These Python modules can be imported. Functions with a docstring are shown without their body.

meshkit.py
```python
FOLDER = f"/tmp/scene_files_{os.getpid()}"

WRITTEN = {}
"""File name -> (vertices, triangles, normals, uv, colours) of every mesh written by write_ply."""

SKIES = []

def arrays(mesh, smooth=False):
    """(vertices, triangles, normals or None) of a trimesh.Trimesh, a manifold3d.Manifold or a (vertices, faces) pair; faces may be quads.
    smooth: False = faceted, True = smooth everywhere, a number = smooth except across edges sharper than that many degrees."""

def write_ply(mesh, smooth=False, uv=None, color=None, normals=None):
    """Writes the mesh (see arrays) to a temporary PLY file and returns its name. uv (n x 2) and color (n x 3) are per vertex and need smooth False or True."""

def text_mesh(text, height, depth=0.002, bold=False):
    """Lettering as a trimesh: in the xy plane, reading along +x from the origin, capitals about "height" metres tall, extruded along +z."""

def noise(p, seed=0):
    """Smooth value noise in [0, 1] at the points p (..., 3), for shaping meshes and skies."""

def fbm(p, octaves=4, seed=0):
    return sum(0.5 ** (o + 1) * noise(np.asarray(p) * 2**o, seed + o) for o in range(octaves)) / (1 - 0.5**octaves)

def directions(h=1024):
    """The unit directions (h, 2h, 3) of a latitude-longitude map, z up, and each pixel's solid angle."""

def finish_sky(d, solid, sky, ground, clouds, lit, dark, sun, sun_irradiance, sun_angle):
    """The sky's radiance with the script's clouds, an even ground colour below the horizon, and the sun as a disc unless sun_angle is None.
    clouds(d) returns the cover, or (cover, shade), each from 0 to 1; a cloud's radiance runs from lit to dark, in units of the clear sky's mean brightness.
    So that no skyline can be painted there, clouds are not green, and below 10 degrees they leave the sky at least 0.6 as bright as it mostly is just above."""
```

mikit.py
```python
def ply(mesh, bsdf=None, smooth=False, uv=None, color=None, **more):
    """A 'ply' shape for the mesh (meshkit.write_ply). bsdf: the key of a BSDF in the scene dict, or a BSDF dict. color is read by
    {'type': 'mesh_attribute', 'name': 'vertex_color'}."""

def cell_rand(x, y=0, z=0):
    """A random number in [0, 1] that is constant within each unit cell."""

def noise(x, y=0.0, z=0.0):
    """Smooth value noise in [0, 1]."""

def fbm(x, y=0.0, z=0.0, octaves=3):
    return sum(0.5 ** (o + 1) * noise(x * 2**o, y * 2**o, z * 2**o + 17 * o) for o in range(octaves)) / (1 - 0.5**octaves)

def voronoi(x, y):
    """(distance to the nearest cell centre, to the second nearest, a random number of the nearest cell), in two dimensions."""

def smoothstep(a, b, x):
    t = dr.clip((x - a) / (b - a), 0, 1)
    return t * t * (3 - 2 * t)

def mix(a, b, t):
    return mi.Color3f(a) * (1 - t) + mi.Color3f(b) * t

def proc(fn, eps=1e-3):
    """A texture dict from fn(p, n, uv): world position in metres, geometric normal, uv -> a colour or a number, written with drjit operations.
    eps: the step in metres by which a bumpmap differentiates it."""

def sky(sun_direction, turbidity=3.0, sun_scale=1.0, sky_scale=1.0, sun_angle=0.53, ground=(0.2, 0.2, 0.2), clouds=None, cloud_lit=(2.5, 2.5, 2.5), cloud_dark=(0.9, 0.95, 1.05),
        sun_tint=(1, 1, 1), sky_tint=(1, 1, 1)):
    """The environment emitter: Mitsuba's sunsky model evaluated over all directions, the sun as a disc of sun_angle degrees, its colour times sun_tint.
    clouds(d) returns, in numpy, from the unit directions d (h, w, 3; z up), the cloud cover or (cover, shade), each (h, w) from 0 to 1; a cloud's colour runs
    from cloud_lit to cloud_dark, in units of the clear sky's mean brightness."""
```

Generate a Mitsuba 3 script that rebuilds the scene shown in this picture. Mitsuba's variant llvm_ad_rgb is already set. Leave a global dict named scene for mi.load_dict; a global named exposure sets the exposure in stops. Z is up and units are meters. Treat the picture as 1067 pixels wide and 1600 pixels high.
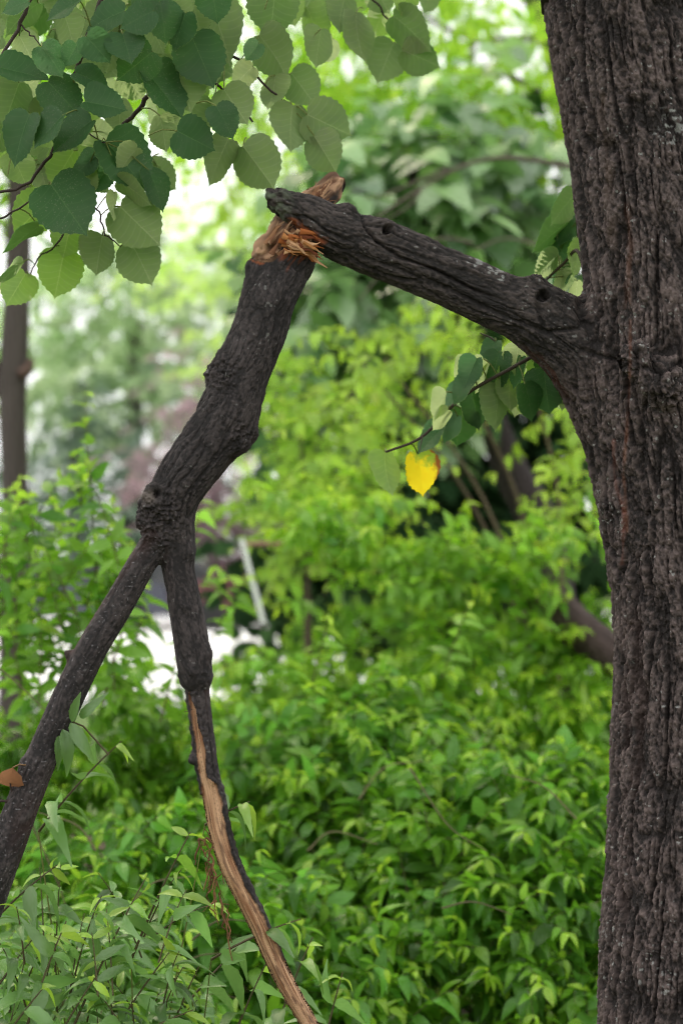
import math, numpy as np, trimesh, mitsuba as mi, mikit
from meshkit import noise, fbm
from scipy.spatial import cKDTree
T4 = mi.ScalarTransform4f
scene, labels = {}, {}

# ------------------------------------------------------------------ camera, sky, exposure
EYE = np.array([0.0, 0.0, 1.5]); TILT = math.radians(1.34); FOC = 3000.0
FWD = np.array([0, math.cos(TILT), math.sin(TILT)]); UP = np.array([0, -math.sin(TILT), math.cos(TILT)]); RIGHT = np.array([1.0, 0, 0])
scene['camera'] = {'type': 'thinlens', 'fov_axis': 'x', 'fov': math.degrees(2 * math.atan(533.5 / FOC)), 'aperture_radius': 0.0095,
                   'focus_distance': 2.97, 'near_clip': 0.05, 'far_clip': 900.0,
                   'to_world': T4().look_at(origin=EYE.tolist(), target=(EYE + FWD).tolist(), up=[0, 0, 1])}
scene['sky'] = mikit.sky([-0.35, 0.55, 0.75], turbidity=4, sun_scale=0.2, sun_angle=25, clouds=lambda d: 1.0,
                         cloud_lit=(2.5, 2.5, 2.5), ground=(0.12, 0.14, 0.10))
exposure = 2.72

def P(px, py, d=3.0):
    """the point that stands d metres in front of the eye in the direction of the photograph's pixel: used to measure sizes off the photograph"""
    px, py, d = np.broadcast_arrays(np.asarray(px, float), np.asarray(py, float), np.asarray(d, float))
    return EYE + d[..., None] * (FWD + (px[..., None] - 533.5) / FOC * RIGHT + (800 - py[..., None]) / FOC * UP)

def project(p):
    q = np.asarray(p) - EYE
    d = q @ FWD
    return 533.5 + FOC * (q @ RIGHT) / d, 800 - FOC * (q @ UP) / d, d

# ------------------------------------------------------------------ helpers
def numbered(name):
    if name not in scene and name not in labels: return name
    k = COUNT.get(name, 1)
    while f'{name}_{k:03d}' in scene or f'{name}_{k:03d}' in labels: k += 1
    COUNT[name] = k
    return f'{name}_{k:03d}'
COUNT = {}

def thing(name, label, cat, group=None, kind=None):
    key = numbered(name); labels[key] = {'label': label, 'category': cat}
    if group: labels[key]['group'] = group
    if kind: labels[key]['kind'] = kind
    return key

def add(key, shape, label=None, kind=None):
    """one entry of the scene; key already carries its holder"""
    key = numbered(key); scene[key] = shape
    if label or kind:
        labels[key] = {}
        if label: labels[key]['label'] = label
        if kind: labels[key]['kind'] = kind
    return key

def structure(name, shape, label=None):
    scene[name] = shape; labels[name] = {'kind': 'structure', **({'label': label} if label else {})}

def unit(v):
    v = np.asarray(v, float)
    return v / (np.linalg.norm(v, axis=-1, keepdims=True) + 1e-12)

def spline(pts, n):
    """Catmull-Rom through pts (m, k), n points"""
    pts = np.asarray(pts, float); m = len(pts)
    if m == 2: return pts[0] + (pts[1] - pts[0]) * np.linspace(0, 1, n)[:, None]
    e = np.vstack([2 * pts[0] - pts[1], pts, 2 * pts[-1] - pts[-2]])
    u = np.linspace(0, m - 1 - 1e-9, n); i = u.astype(int); t = (u - i)[:, None]
    a, b, c, d = e[i], e[i + 1], e[i + 2], e[i + 3]
    return 0.5 * (2 * b + (c - a) * t + (2 * a - 5 * b + 4 * c - d) * t ** 2 + (3 * b - a - 3 * c + d) * t ** 3)

def tube(points, radii, sides=6, cap=True):
    p = np.asarray(points, float); n = len(p)
    t = unit(np.gradient(p, axis=0))
    a = unit(np.cross(t, np.where(np.abs(t[:, 2:]) < 0.9, [0, 0, 1.0], [1.0, 0, 0])))
    for k in range(1, n):                                    # keep the rings from twisting
        a[k] = unit(a[k - 1] - t[k] * (a[k - 1] @ t[k]))
    b = np.cross(t, a); ang = np.arange(sides) * 2 * np.pi / sides
    r = np.broadcast_to(radii, (n,))[:, None, None]
    v = (p[:, None] + r * (np.cos(ang)[None, :, None] * a[:, None] + np.sin(ang)[None, :, None] * b[:, None])).reshape(-1, 3)
    i, j = np.meshgrid(np.arange(n - 1), np.arange(sides), indexing='ij')
    q = np.stack([i * sides + j, i * sides + (j + 1) % sides, (i + 1) * sides + (j + 1) % sides, (i + 1) * sides + j], -1).reshape(-1, 4)
    f = np.vstack([q[:, [0, 1, 2]], q[:, [0, 2, 3]]])
    if cap:
        v = np.vstack([v, p[:1], p[-1:]]); j = np.arange(sides)
        f = np.vstack([f, np.stack([(j + 1) % sides, j, j * 0 + n * sides], 1), np.stack([(n - 1) * sides + j, (n - 1) * sides + (j + 1) % sides, j * 0 + n * sides + 1], 1)])
    return v, f

def join(parts):
    vs, fs, at = [], [], 0
    for v, f in parts:
        vs.append(v); fs.append(np.asarray(f) + at); at += len(v)
    return np.vstack(vs), np.vstack(fs)

def packed(col):
    """a leaf's or twig's own colour, packed into its two texture coordinates, so that meshes of one material can be joined by the renderer"""
    c = np.clip(np.asarray(col, float), .004, .96)
    return np.stack([np.floor(c[:, 0] * 200) + .02 + c[:, 2] * .96, c[:, 1]], 1)
def unpack(p, n, uv):
    u = uv.x; r = mi.Float(mi.Int32(u)); return mi.Color3f((r + .5) / 200, uv.y, (u - r - .02) / .96)
def pply(mesh, bsdf, color): return mikit.ply(mesh, bsdf, smooth=True, uv=packed(color))

def ref(k): return {'type': 'ref', 'id': k}

# ------------------------------------------------------------------ materials
def matte(rough=0.85, spec=0.3): return {'type': 'twosided', 'b': {'type': 'principled', 'base_color': {'type': 'mesh_attribute', 'name': 'vertex_color'}, 'roughness': rough, 'specular': spec}}
scene['bark'] = matte(0.8, 0.35)
def grit(p, n, uv): return mikit.fbm(p.x * 420, p.y * 420, p.z * 260, 3)
scene['bark'] = {'type': 'twosided', 'b': {'type': 'bumpmap', 'height': mikit.proc(grit, 4e-4), 'scale': .0022, 'b': scene['bark']['b']}}
scene['wood'] = matte(0.7, 0.3)
scene['stalk'] = {'type': 'twosided', 'b': {'type': 'principled', 'base_color': mikit.proc(unpack), 'roughness': .65, 'specular': .3}}
scene['fibre'] = {'type': 'twosided', 'b': {'type': 'principled', 'base_color': mikit.proc(unpack), 'roughness': .8, 'specular': .2}}
def waxed(leaf, gloss, rough): return {'type': 'blendbsdf', 'weight': gloss, 'leaf': leaf, 'wax': {'type': 'roughconductor', 'alpha': rough, 'material': 'none', 'specular_reflectance': {'type': 'rgb', 'value': .9}}}
def leafy(rough, trans, spec=1.5): return {'type': 'principledthin', 'base_color': mikit.proc(unpack), 'roughness': rough, 'diff_trans': trans, 'eta': spec}
scene['shrub_leaf'] = waxed(leafy(0.33, 1.05), .026, .16)
scene['grey_leaf'] = waxed(leafy(0.36, 0.95), .055, .22)
scene['tree_leaf'] = leafy(0.42, 1.2)
scene['big_leaf'] = waxed(leafy(0.34, 0.9), .11, .22)

def linden_colour(base, vein, blotch, vw):
    """lamina colour with paler veins drawn from the leaf's own uv (x across, y along)"""
    def fn(p, n, uv):
        x, y = abs(uv.x - 0.5), uv.y
        mid = 1 - mikit.smoothstep(0.004, 0.013 * vw, x)
        s = (y - 0.70 * x + 0.9 * x * x + 0.06 + 0.01 * mikit.noise(p.x * 80, p.y * 80, p.z * 80)) * 7.5
        fr = s - mi.Float(mi.Int32(s + 10)) + 10
        lat = .7 * (1 - mikit.smoothstep(0.02, 0.10 * vw, abs(fr - 0.5))) * (1 - mikit.smoothstep(0.40, 0.5, x))
        s2 = (y + 0.5 * x) * 36
        fr2 = s2 - mi.Float(mi.Int32(s2 + 60)) + 60
        cross = (1 - mikit.smoothstep(0.05, 0.25, abs(fr2 - 0.5))) * 0.08
        v = mi.Float(mid) * 0.9 + lat * 0.55
        v = mi.Float(mikit.mix((0, 0, 0), (1, 1, 1), 0).x) + v + cross
        v = mi.Float(0) + v
        b = .5 * mikit.fbm(p.x * 60, p.y * 60, p.z * 60, 2) + .5 * mikit.noise(p.x * 13, p.y * 13, p.z * 13)
        c = mikit.mix(base, blotch, mikit.smoothstep(0.35, 0.75, b))
        dust = mikit.smoothstep(0.80, 0.86, mikit.noise(uv.x * 55 + p.x * 9, uv.y * 55 + p.z * 9, p.x * 7))
        c = mikit.mix(c, (0.45, 0.45, 0.38), dust * 0.35)
        return c * (1 - v) + mi.Color3f(vein) * v
    return mikit.proc(fn)
def lamina(base, vein, blotch, vw, rough, trans):
    return {'type': 'principledthin', 'base_color': linden_colour(base, vein, blotch, vw), 'roughness': rough, 'diff_trans': trans, 'eta': 1.45}
scene['linden_top'] = lamina((0.085, 0.225, 0.072), (0.16, 0.31, 0.12), (0.115, 0.24, 0.095), 1.0, 0.42, 1.45)
scene['linden_top'] = waxed(scene['linden_top'], .020, .34)
scene['linden_top_fresh'] = lamina((0.40, 0.66, 0.08), (0.50, 0.72, 0.16), (0.33, 0.58, 0.08), 1.0, 0.45, 1.55)
scene['linden_under'] = lamina((0.47, 0.60, 0.24), (0.60, 0.68, 0.36), (0.42, 0.54, 0.25), 1.3, 0.6, 1.15)
def withered(p, n, uv):
    a = mikit.fbm(uv.x * 9, uv.y * 9, 3, 3)
    c = mikit.mix((0.95, 0.82, 0.03), (0.93, 0.70, 0.02), a)
    c = mikit.mix(c, (0.35, 0.50, 0.05), mikit.smoothstep(0.30, 0.0, uv.y + .5 * (a - .5) + .5 * (uv.x - .5)))
    c = mikit.mix(c, (0.30, 0.11, 0.03), mikit.smoothstep(0.80, 0.95, 1 - uv.x + .35 * (a - .5)))
    return c
scene['linden_yellow'] = {'type': 'principledthin', 'base_color': mikit.proc(withered), 'roughness': .5, 'diff_trans': 1.0, 'eta': 1.45}

# ------------------------------------------------------------------ wood as a signed-distance body
def chain_sdf(p, ch):
    """ch (m, 4): x, y, z, r of a limb; distance to the tapered limb"""
    out = np.full(len(p), 9.0)
    for a, b in zip(ch[:-1], ch[1:]):
        ab = b[:3] - a[:3]
        t = np.clip(((p - a[:3]) @ ab) / (ab @ ab + 1e-12), 0, 1)
        out = np.minimum(out, np.linalg.norm(p - a[:3] - t[:, None] * ab, axis=1) - (a[3] + (b[3] - a[3]) * t))
    return out

def smin(a, b, k):
    h = np.clip(0.5 + 0.5 * (b - a) / k, 0, 1)
    return b * (1 - h) + a * h - k * h * (1 - h)

def limb(rows, n):
    """rows of (px, py, extra depth, radius in px at three metres)"""
    r = spline(rows, n)
    return np.column_stack([P(r[:, 0], r[:, 1], 3.0 + r[:, 2]), r[:, 3] / 1000.0])

def surface_nets(f, lo, hi, h):
    lo, hi = np.asarray(lo, float), np.asarray(hi, float)
    n = np.ceil((hi - lo) / h).astype(int) + 1
    ax = [lo[k] + h * np.arange(n[k]) for k in range(3)]
    n = -(-n // 4) * 4; c = n // 4                          # blocks of four cells: only those near the surface are evaluated finely
    ax = [lo[k] + h * np.arange(n[k]) for k in range(3)]
    cc = np.stack(np.meshgrid(*[a[::4] + 1.5 * h for a in ax], indexing='ij'), -1).reshape(-1, 3)
    coarse = f(cc)
    val = np.repeat(np.repeat(np.repeat(coarse.reshape(c), 4, 0), 4, 1), 4, 2)
    near = np.argwhere((np.abs(coarse) < 5.5 * h).reshape(c)) * 4
    off = np.stack(np.meshgrid(*[np.arange(4)] * 3, indexing='ij'), -1).reshape(-1, 3)
    ii = (near[:, None] + off[None]).reshape(-1, 3)
    val[tuple(ii.T)] = f(lo + h * ii)
    s = val < 0
    sl = [slice(None, -1), slice(1, None)]
    corners = {(a, b, c): s[sl[a], sl[b], sl[c]] for a in (0, 1) for b in (0, 1) for c in (0, 1)}
    tot = sum(c.astype(np.int8) for c in corners.values())
    cells = np.argwhere((tot > 0) & (tot < 8)); index = np.full(tot.shape, -1); index[tuple(cells.T)] = np.arange(len(cells))
    acc, cnt = np.zeros((len(cells), 3)), np.zeros((len(cells), 1))
    keys = list(corners)
    for k in range(3):
        for a in keys:
            if a[k]: continue
            b = tuple(a[j] + (j == k) for j in range(3))
            va, vb = val[tuple((cells + a).T)], val[tuple((cells + b).T)]
            on = (va < 0) != (vb < 0)
            t = np.where(on, va / np.where(on, va - vb, 1), 0)
            acc += np.where(on[:, None], cells + a + t[:, None] * np.eye(3)[k], 0); cnt += on[:, None]
    v = lo + h * acc / np.maximum(cnt, 1)
    faces = []
    for k in range(3):
        o = [slice(1, -1)] * 3; o[k] = slice(0, -1)
        u, w = (k + 1) % 3, (k + 2) % 3
        a = s[tuple(o)]
        o2 = list(o); o2[k] = slice(1, None); b = s[tuple(o2)]
        for flip, m in ((False, a & ~b), (True, ~a & b)):
            e = np.argwhere(m); e = e + [0 if j == k else 1 for j in range(3)]
            du, dw = np.eye(3, dtype=int)[u], np.eye(3, dtype=int)[w]
            q = [index[tuple((e - x).T)] for x in (0 * du, du, du + dw, dw)]
            q = np.stack(q[::-1] if flip else q, 1)
            faces.append(q[(q >= 0).all(1)])
    q = np.vstack(faces)
    return v, np.vstack([q[:, [0, 1, 2]], q[:, [0, 2, 3]]])

def normals(v, f):
    n = np.zeros_like(v); c = np.cross(v[f[:, 1]] - v[f[:, 0]], v[f[:, 2]] - v[f[:, 0]])
    for k in range(3): np.add.at(n, f[:, k], c)
    return unit(n)

def in_view(v, m=25):
    x, y, d = project(v)
    return (x > -m) & (x < 1067 + m) & (y > -m) & (y < 1600 + m)

def body(f, lo, hi, h, times, m=25):
    """surface of f, refined where the photograph looks at it; returns v, f, n and how far each vertex may be displaced"""
    v, t = surface_nets(f, lo, hi, h)
    me = trimesh.Trimesh(v, t, process=False); trimesh.smoothing.filter_taubin(me, iterations=4)
    v0 = v; v, t = np.array(me.vertices), np.array(me.faces)
    wild = np.linalg.norm(v - v0, axis=1) > .5 * h; v[wild] = v0[wild]
    if normals(v, t)[np.argmax(v[:, 2])][2] < 0: t = t[:, ::-1]
    for k in range(times):
        n = normals(v, t)
        want = in_view(v, m) & (n[:, 1] < 0.35)
        fi = np.flatnonzero(want[t].all(1))
        v, t = trimesh.remesh.subdivide(v, t, face_index=fi)
        v, t = np.array(v), np.array(t)
    n = normals(v, t)
    free = np.clip((0.30 - n[:, 1]) / 0.15, 0, 1)
    x, y, d = project(v)
    edge = np.minimum(np.minimum(y + m, 1600 + m - y), np.minimum(x + m, 1067 + m - x))
    return v, t, n, free * np.clip(edge / 15, 0, 1)

def polyline_dist(v, pts):
    """distance in px (in the photograph's plane at three metres) from each vertex to a drawn line, and the fraction along it"""
    x, y, _ = project(v); p = np.stack([x, y], 1); pts = np.asarray(pts, float)
    out, at = np.full(len(p), 1e3), np.zeros(len(p))
    for i, (a, b) in enumerate(zip(pts[:-1], pts[1:])):
        ab = b - a; t = np.clip((p - a) @ ab / (ab @ ab), 0, 1)
        d = np.linalg.norm(p - a - t[:, None] * ab, axis=1)
        at = np.where(d < out, (i + t) / (len(pts) - 1), at); out = np.minimum(out, d)
    return out, at

def frame_along(v, ch):
    """coordinates of v along and across the limb ch: (u, w, s)"""
    tree = cKDTree(ch[:, :3]); _, i = tree.query(v)
    seg = np.concatenate([[0], np.cumsum(np.linalg.norm(np.diff(ch[:, :3], axis=0), axis=1))])
    tang = unit(np.gradient(ch[:, :3], axis=0))[i]
    r = v - ch[i, :3]; s = (r * tang).sum(1); r = r - s[:, None] * tang
    a = unit(np.cross(tang, [0, 1.0, 0])); b = np.cross(tang, a)
    return np.stack([(r * a).sum(1), (r * b).sum(1), seg[i] + s], 1)

def bark(q, fine, coarse, amp):
    """q: (across, across, along) in metres. Ridged, interlaced fissures along the limb; returns (height, fissure, tone)"""
    w = fbm(q * [30, 30, 14], 3, 5)[:, None] - 0.5
    q = q + w * [0.012, 0.012, 0.02]
    a = 1 - np.abs(2 * noise(q * [coarse, coarse, coarse / 9], 1) - 1)
    b = 1 - np.abs(2 * noise(q * [coarse * 2.1, coarse * 2.1, coarse / 3.4] + 7.3, 2) - 1)
    c = 1 - np.abs(2 * noise(q * [fine * .5, fine * .5, fine * .45], 3) - 1)
    fis = np.clip((a - 0.76) / 0.17, 0, 1) ** 1.1
    fis2 = np.clip((b - 0.72) / 0.26, 0, 1)
    crk = np.clip((c - 0.85) / 0.15, 0, 1)
    rough = fbm(q * [fine, fine, fine * 0.50], 4, 9) - 0.5
    plate = fbm(q * [coarse * .8, coarse * .8, coarse * .25], 3, 21) - 0.5
    h = amp * (-1.0 * fis - 0.6 * fis2 - 0.16 * crk + 1.0 * rough + 0.8 * plate)
    return h, np.maximum(fis, 0.7 * fis2), rough

def bark_colour(v, q, fis, rough, dark, pale, red, redness, lichen, seed):
    t = np.clip(0.52 + 2.2 * rough + 0.9 * (fbm(v * 18, 3, seed) - 0.5) - .55 * fis, 0, 1)[:, None]
    c = np.array(dark) * (1 - t) + np.array(pale) * t
    m = np.clip((noise(q * [14, 14, 3.2], seed + 3) - 0.66) / 0.12, 0, 1) * np.clip(fis * 1.6, 0, 1) * redness
    c = c * (1 - m[:, None]) + np.array(red) * m[:, None]
    sp = noise(v * 230, seed + 5) * 0.62 + noise(v * 95, seed + 6) * 0.38
    li = np.clip((sp - (0.775 - 0.13 * np.clip(fbm(v * 7, 2, seed + 8) * 2 - 0.7, 0, 1))) / 0.05, 0, 1) * (fis < 0.35) * lichen
    return c * (1 - li[:, None]) + np.array([0.30, 0.30, 0.29]) * li[:, None]

def largest(v, t, mask):
    """mask without the faces that are not joined to its largest patch"""
    on = np.flatnonzero(mask[t].all(1)); m = trimesh.Trimesh(v, t[on], process=False)
    lab = trimesh.graph.connected_component_labels(m.face_adjacency, node_count=len(on)); keep = np.zeros(len(v), bool)
    keep[t[on[lab == np.bincount(lab).argmax()]]] = True
    return keep & mask

def split(v, t, n, col, mask):
    """the faces whose corners all lie in mask, and the rest"""
    on = mask[t].all(1); out = []
    for fs in (t[on], t[~on]):
        u, inv = np.unique(fs, return_inverse=True)
        out.append(((v[u], inv.reshape(-1, 3)), col[u]))
    return out

# ------------------------------------------------------------------ the ground, the road
rng = np.random.default_rng(11)
def sheet(x0, x1, y0, y1, nx, ny, z, bump=0.0):
    xs, ys = np.linspace(x0, x1, nx), np.linspace(y0, y1, ny)
    X, Y = np.meshgrid(xs, ys, indexing='ij'); v = np.stack([X, Y, X * 0 + z], -1).reshape(-1, 3)
    if bump: v[:, 2] += bump * (fbm(v * 1.5, 3, 4) - 0.5)
    i, j = np.meshgrid(np.arange(nx - 1), np.arange(ny - 1), indexing='ij'); a = i * ny + j
    q = np.stack([a, a + ny, a + ny + 1, a + 1], -1).reshape(-1, 4)
    return v, np.vstack([q[:, [0, 1, 2]], q[:, [0, 2, 3]]])
def soil(p, n, uv):
    a = mikit.fbm(p.x * 3, p.y * 3, p.z, 3); b = mikit.fbm(p.x * 40, p.y * 40, 0, 3)
    c = mikit.mix((0.035, 0.028, 0.020), (0.10, 0.075, 0.05), b)
    return mikit.mix(c, (0.05, 0.085, 0.025), mikit.smoothstep(0.45, 0.65, a))
def lawn(p, n, uv):
    return mikit.mix((0.04, 0.075, 0.02), (0.10, 0.15, 0.05), mikit.fbm(p.x * .8, p.y * .8, 0, 4))
def paving(p, n, uv):
    return mikit.mix((0.48, 0.47, 0.47), (0.62, 0.61, 0.60), mikit.fbm(p.x * 1.3, p.y * 1.3, 0, 4))
for k, fn in (('soil', soil), ('lawn', lawn), ('paving', paving)):
    scene[k] = {'type': 'principled', 'base_color': mikit.proc(fn), 'roughness': 0.95, 'specular': 0.2}
structure('ground', mikit.ply(sheet(-400, 400, -60, 640, 60, 60, -0.02), 'lawn'), 'green lawn around and behind the shrubs')
structure('earth', mikit.ply(sheet(-6, 6, -2, 11, 70, 70, 0.0, 0.03), 'soil', smooth=True), 'dark earth with leaf litter beneath the shrubs')
structure('road', mikit.ply(sheet(-60, 60, 19, 48, 4, 4, 0.0), 'paving'), 'pale sunlit paved road beyond the shrubs')
v, f = join([(np.array(trimesh.creation.box((120, 0.16, 0.14)).vertices) + [0, y, 0.05], trimesh.creation.box((1, 1, 1)).faces) for y in (18.9, 48.1)])
structure('kerb', mikit.ply((v, f), 'paving'), 'stone kerb along both edges of the pale road')

# ------------------------------------------------------------------ the linden tree with its snapped branch
X3 = lambda px: (px - 533.5) / 1000.0
TRUNK = limb([(1085, 2600, .05, 185), (1088, 2250, .04, 168), (1085, 1600, .02, 153), (1098, 1250, .02, 148), (1102, 950, .02, 144), (1092, 760, .02, 150), (1072, 600, .02, 154), (1058, 450, .02, 147),
              (1030, 220, .03, 146), (1000, 0, .04, 152), (975, -250, .06, 146), (940, -900, .1, 130), (900, -1700, .1, 110), (880, -2600, .15, 85), (870, -3400, .2, 40)], 46)
BRANCH = limb([(423, 312, -.02, 13), (440, 317, -.02, 20), (480, 334, -.015, 31), (522, 362, -.01, 41), (600, 391, 0, 46), (700, 433, 0, 45), (780, 470, 0, 47), (850, 497, 0, 52), (900, 530, .01, 55), (960, 590, .02, 68), (1020, 690, .03, 85), (1060, 850, .03, 95)], 40)
FLARE = limb([(850, 515, .01, 42), (900, 560, .01, 50), (960, 640, .02, 68), (1010, 740, .02, 80), (1045, 850, .02, 92)], 14)
def tree_sdf(p):
    d = smin(chain_sdf(p, TRUNK), smin(chain_sdf(p, BRANCH), chain_sdf(p, FLARE), 0.03), 0.035)
    for px, py, dy, r in ((838, 442, -.03, 16), (866, 470, -.03, 16), (600, 352, -.025, 12), (437, 306, -.02, 10), (545, 328, -.02, 9), (948, 790, -.02, 10), (995, 560, -.12, 30), (1035, 600, -.13, 35)):
        d = smin(d, np.linalg.norm(p - P(px, py, 3.0 + dy), axis=1) - r / 1000, 0.02)
    return d
v, t, n, free = body(tree_sdf, P(405, 1850, 2.78) - [0, .02, 0], [0.85, 3.25, 2.62], 0.0062, 2, 60)
qt, qb = frame_along(v, TRUNK), frame_along(v, BRANCH[:32])
dt, db = chain_sdf(v, TRUNK), chain_sdf(v, BRANCH[:30])
wb = np.clip((dt - db + 0.01) / 0.05, 0, 1)
ht, ft, rt = bark(qt, 260, 54, 0.0088)
hb, fb, rb = bark(qb + 3.1, 300, 60, 0.0034)
hgt, fis, rou = ht * (1 - wb) + hb * wb, ft * (1 - wb) + fb * wb, rt * (1 - wb) + rb * wb
front = n[:, 1] < 0.2
for pts, depth, wd in (([(566, 330), (570, 352), (590, 378), (625, 402), (680, 420), (740, 452), (790, 470)], .009, 2.6),
                       ([(660, 432), (700, 452), (780, 492), (850, 520), (905, 512), (915, 490)], .006, 3.0),
                       ([(838, 470), (845, 500), (850, 515)], .006, 3), ([(905, 545), (950, 560), (1010, 575), (1060, 568)], .007, 4),
                       ([(912, 380), (908, 450), (910, 485), (930, 530)], .012, 6), ([(975, 300), (968, 420), (985, 540)], .006, 4),
                       ([(1010, 590), (1000, 700), (1020, 820), (1008, 1000)], .006, 4)):
    d, at = polyline_dist(v, pts); wob = wd * (0.6 + 0.9 * noise(v * 60, 31))
    g = np.exp(-(d / wob) ** 2) * front * np.clip(4 * np.minimum(at, 1 - at) + .25, 0, 1)
    hgt = hgt - depth * g; fis = np.maximum(fis, g)
for px, py, r, depth in ((848, 461, 8.5, .020), (606, 357, 6, .014), (995, 555, 12, .008)):
    x, y, d = project(v); g = np.clip(1.25 - np.hypot(x - px, (y - py) * 1.15) / r - 1.0 * (noise(v * 110, 8) - .5) - .25 * np.clip((x - px) * (y - py) / r ** 2, -2, 2), 0, 1)
    ring = np.exp(-((np.hypot(x - px, y - py) - r * 1.5) / (r * .35)) ** 2)
    hgt = hgt + (-depth * np.clip(g * 1.8, 0, 1) + .003 * ring) * front; fis = np.maximum(fis, g * front)
x, y, d = project(v)
tip = np.clip((462 - x) / 30, 0, 1) * wb
hgt = hgt + tip * (0.010 * (noise(v * 70, 3) - 0.5) + 0.008 * (noise(v * 160, 4) - 0.5))
v = v + n * (hgt * free)[:, None]
col = bark_colour(v, qt, fis, rou, (0.021, 0.0165, 0.0160), (0.150, 0.112, 0.106), (0.11, 0.042, 0.026), (1 - wb) * 0.10, 0.75, 40)
colb = bark_colour(v, qb, fis, rou, (0.016, 0.0135, 0.0130), (0.080, 0.063, 0.059), (0.14, 0.035, 0.02), 0.3, 0.5, 60)
col = col * (1 - wb[:, None]) + colb * wb[:, None]
for pts, wd, cc, seed in (([(980, 320), (985, 400), (978, 480)], 9, (0.14, 0.06, 0.035), 1), ([(958, 690), (962, 760), (975, 800), (972, 880)], 6, (0.19, 0.055, 0.03), 2),
                          ([(940, 150), (948, 260), (955, 380)], 13, (0.105, 0.07, 0.055), 3), ([(985, 500), (985, 560), (978, 690)], 5, (0.17, 0.06, 0.03), 5), ([(978, 690), (974, 740), (980, 830)], 5, (0.20, 0.08, 0.045), 6)):
    d, at = polyline_dist(v, pts); g = np.clip(1.3 - d / wd - 1.1 * noise(v * [120, 120, 35], seed), 0, 1)[:, None] * .55; col = col * (1 - g) + np.array(cc) * g
mo = tip[:, None] * np.clip((noise(v * 85, 12)[:, None] - .42) * 5, 0, 1); col = col * (1 - mo) + np.array([0.105, 0.125, 0.085]) * mo
gl = (np.exp(-(np.hypot(x - 778, y - 424) / 17) ** 2) + np.exp(-(np.hypot(x - 850, y - 800) / 1) ** 2) + .8 * np.exp(-(np.hypot(x - 745, y - 402) / 22) ** 2) + .8 * np.exp(-(np.hypot(x - 1050, y - 200) / 45) ** 2)) * front
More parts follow.
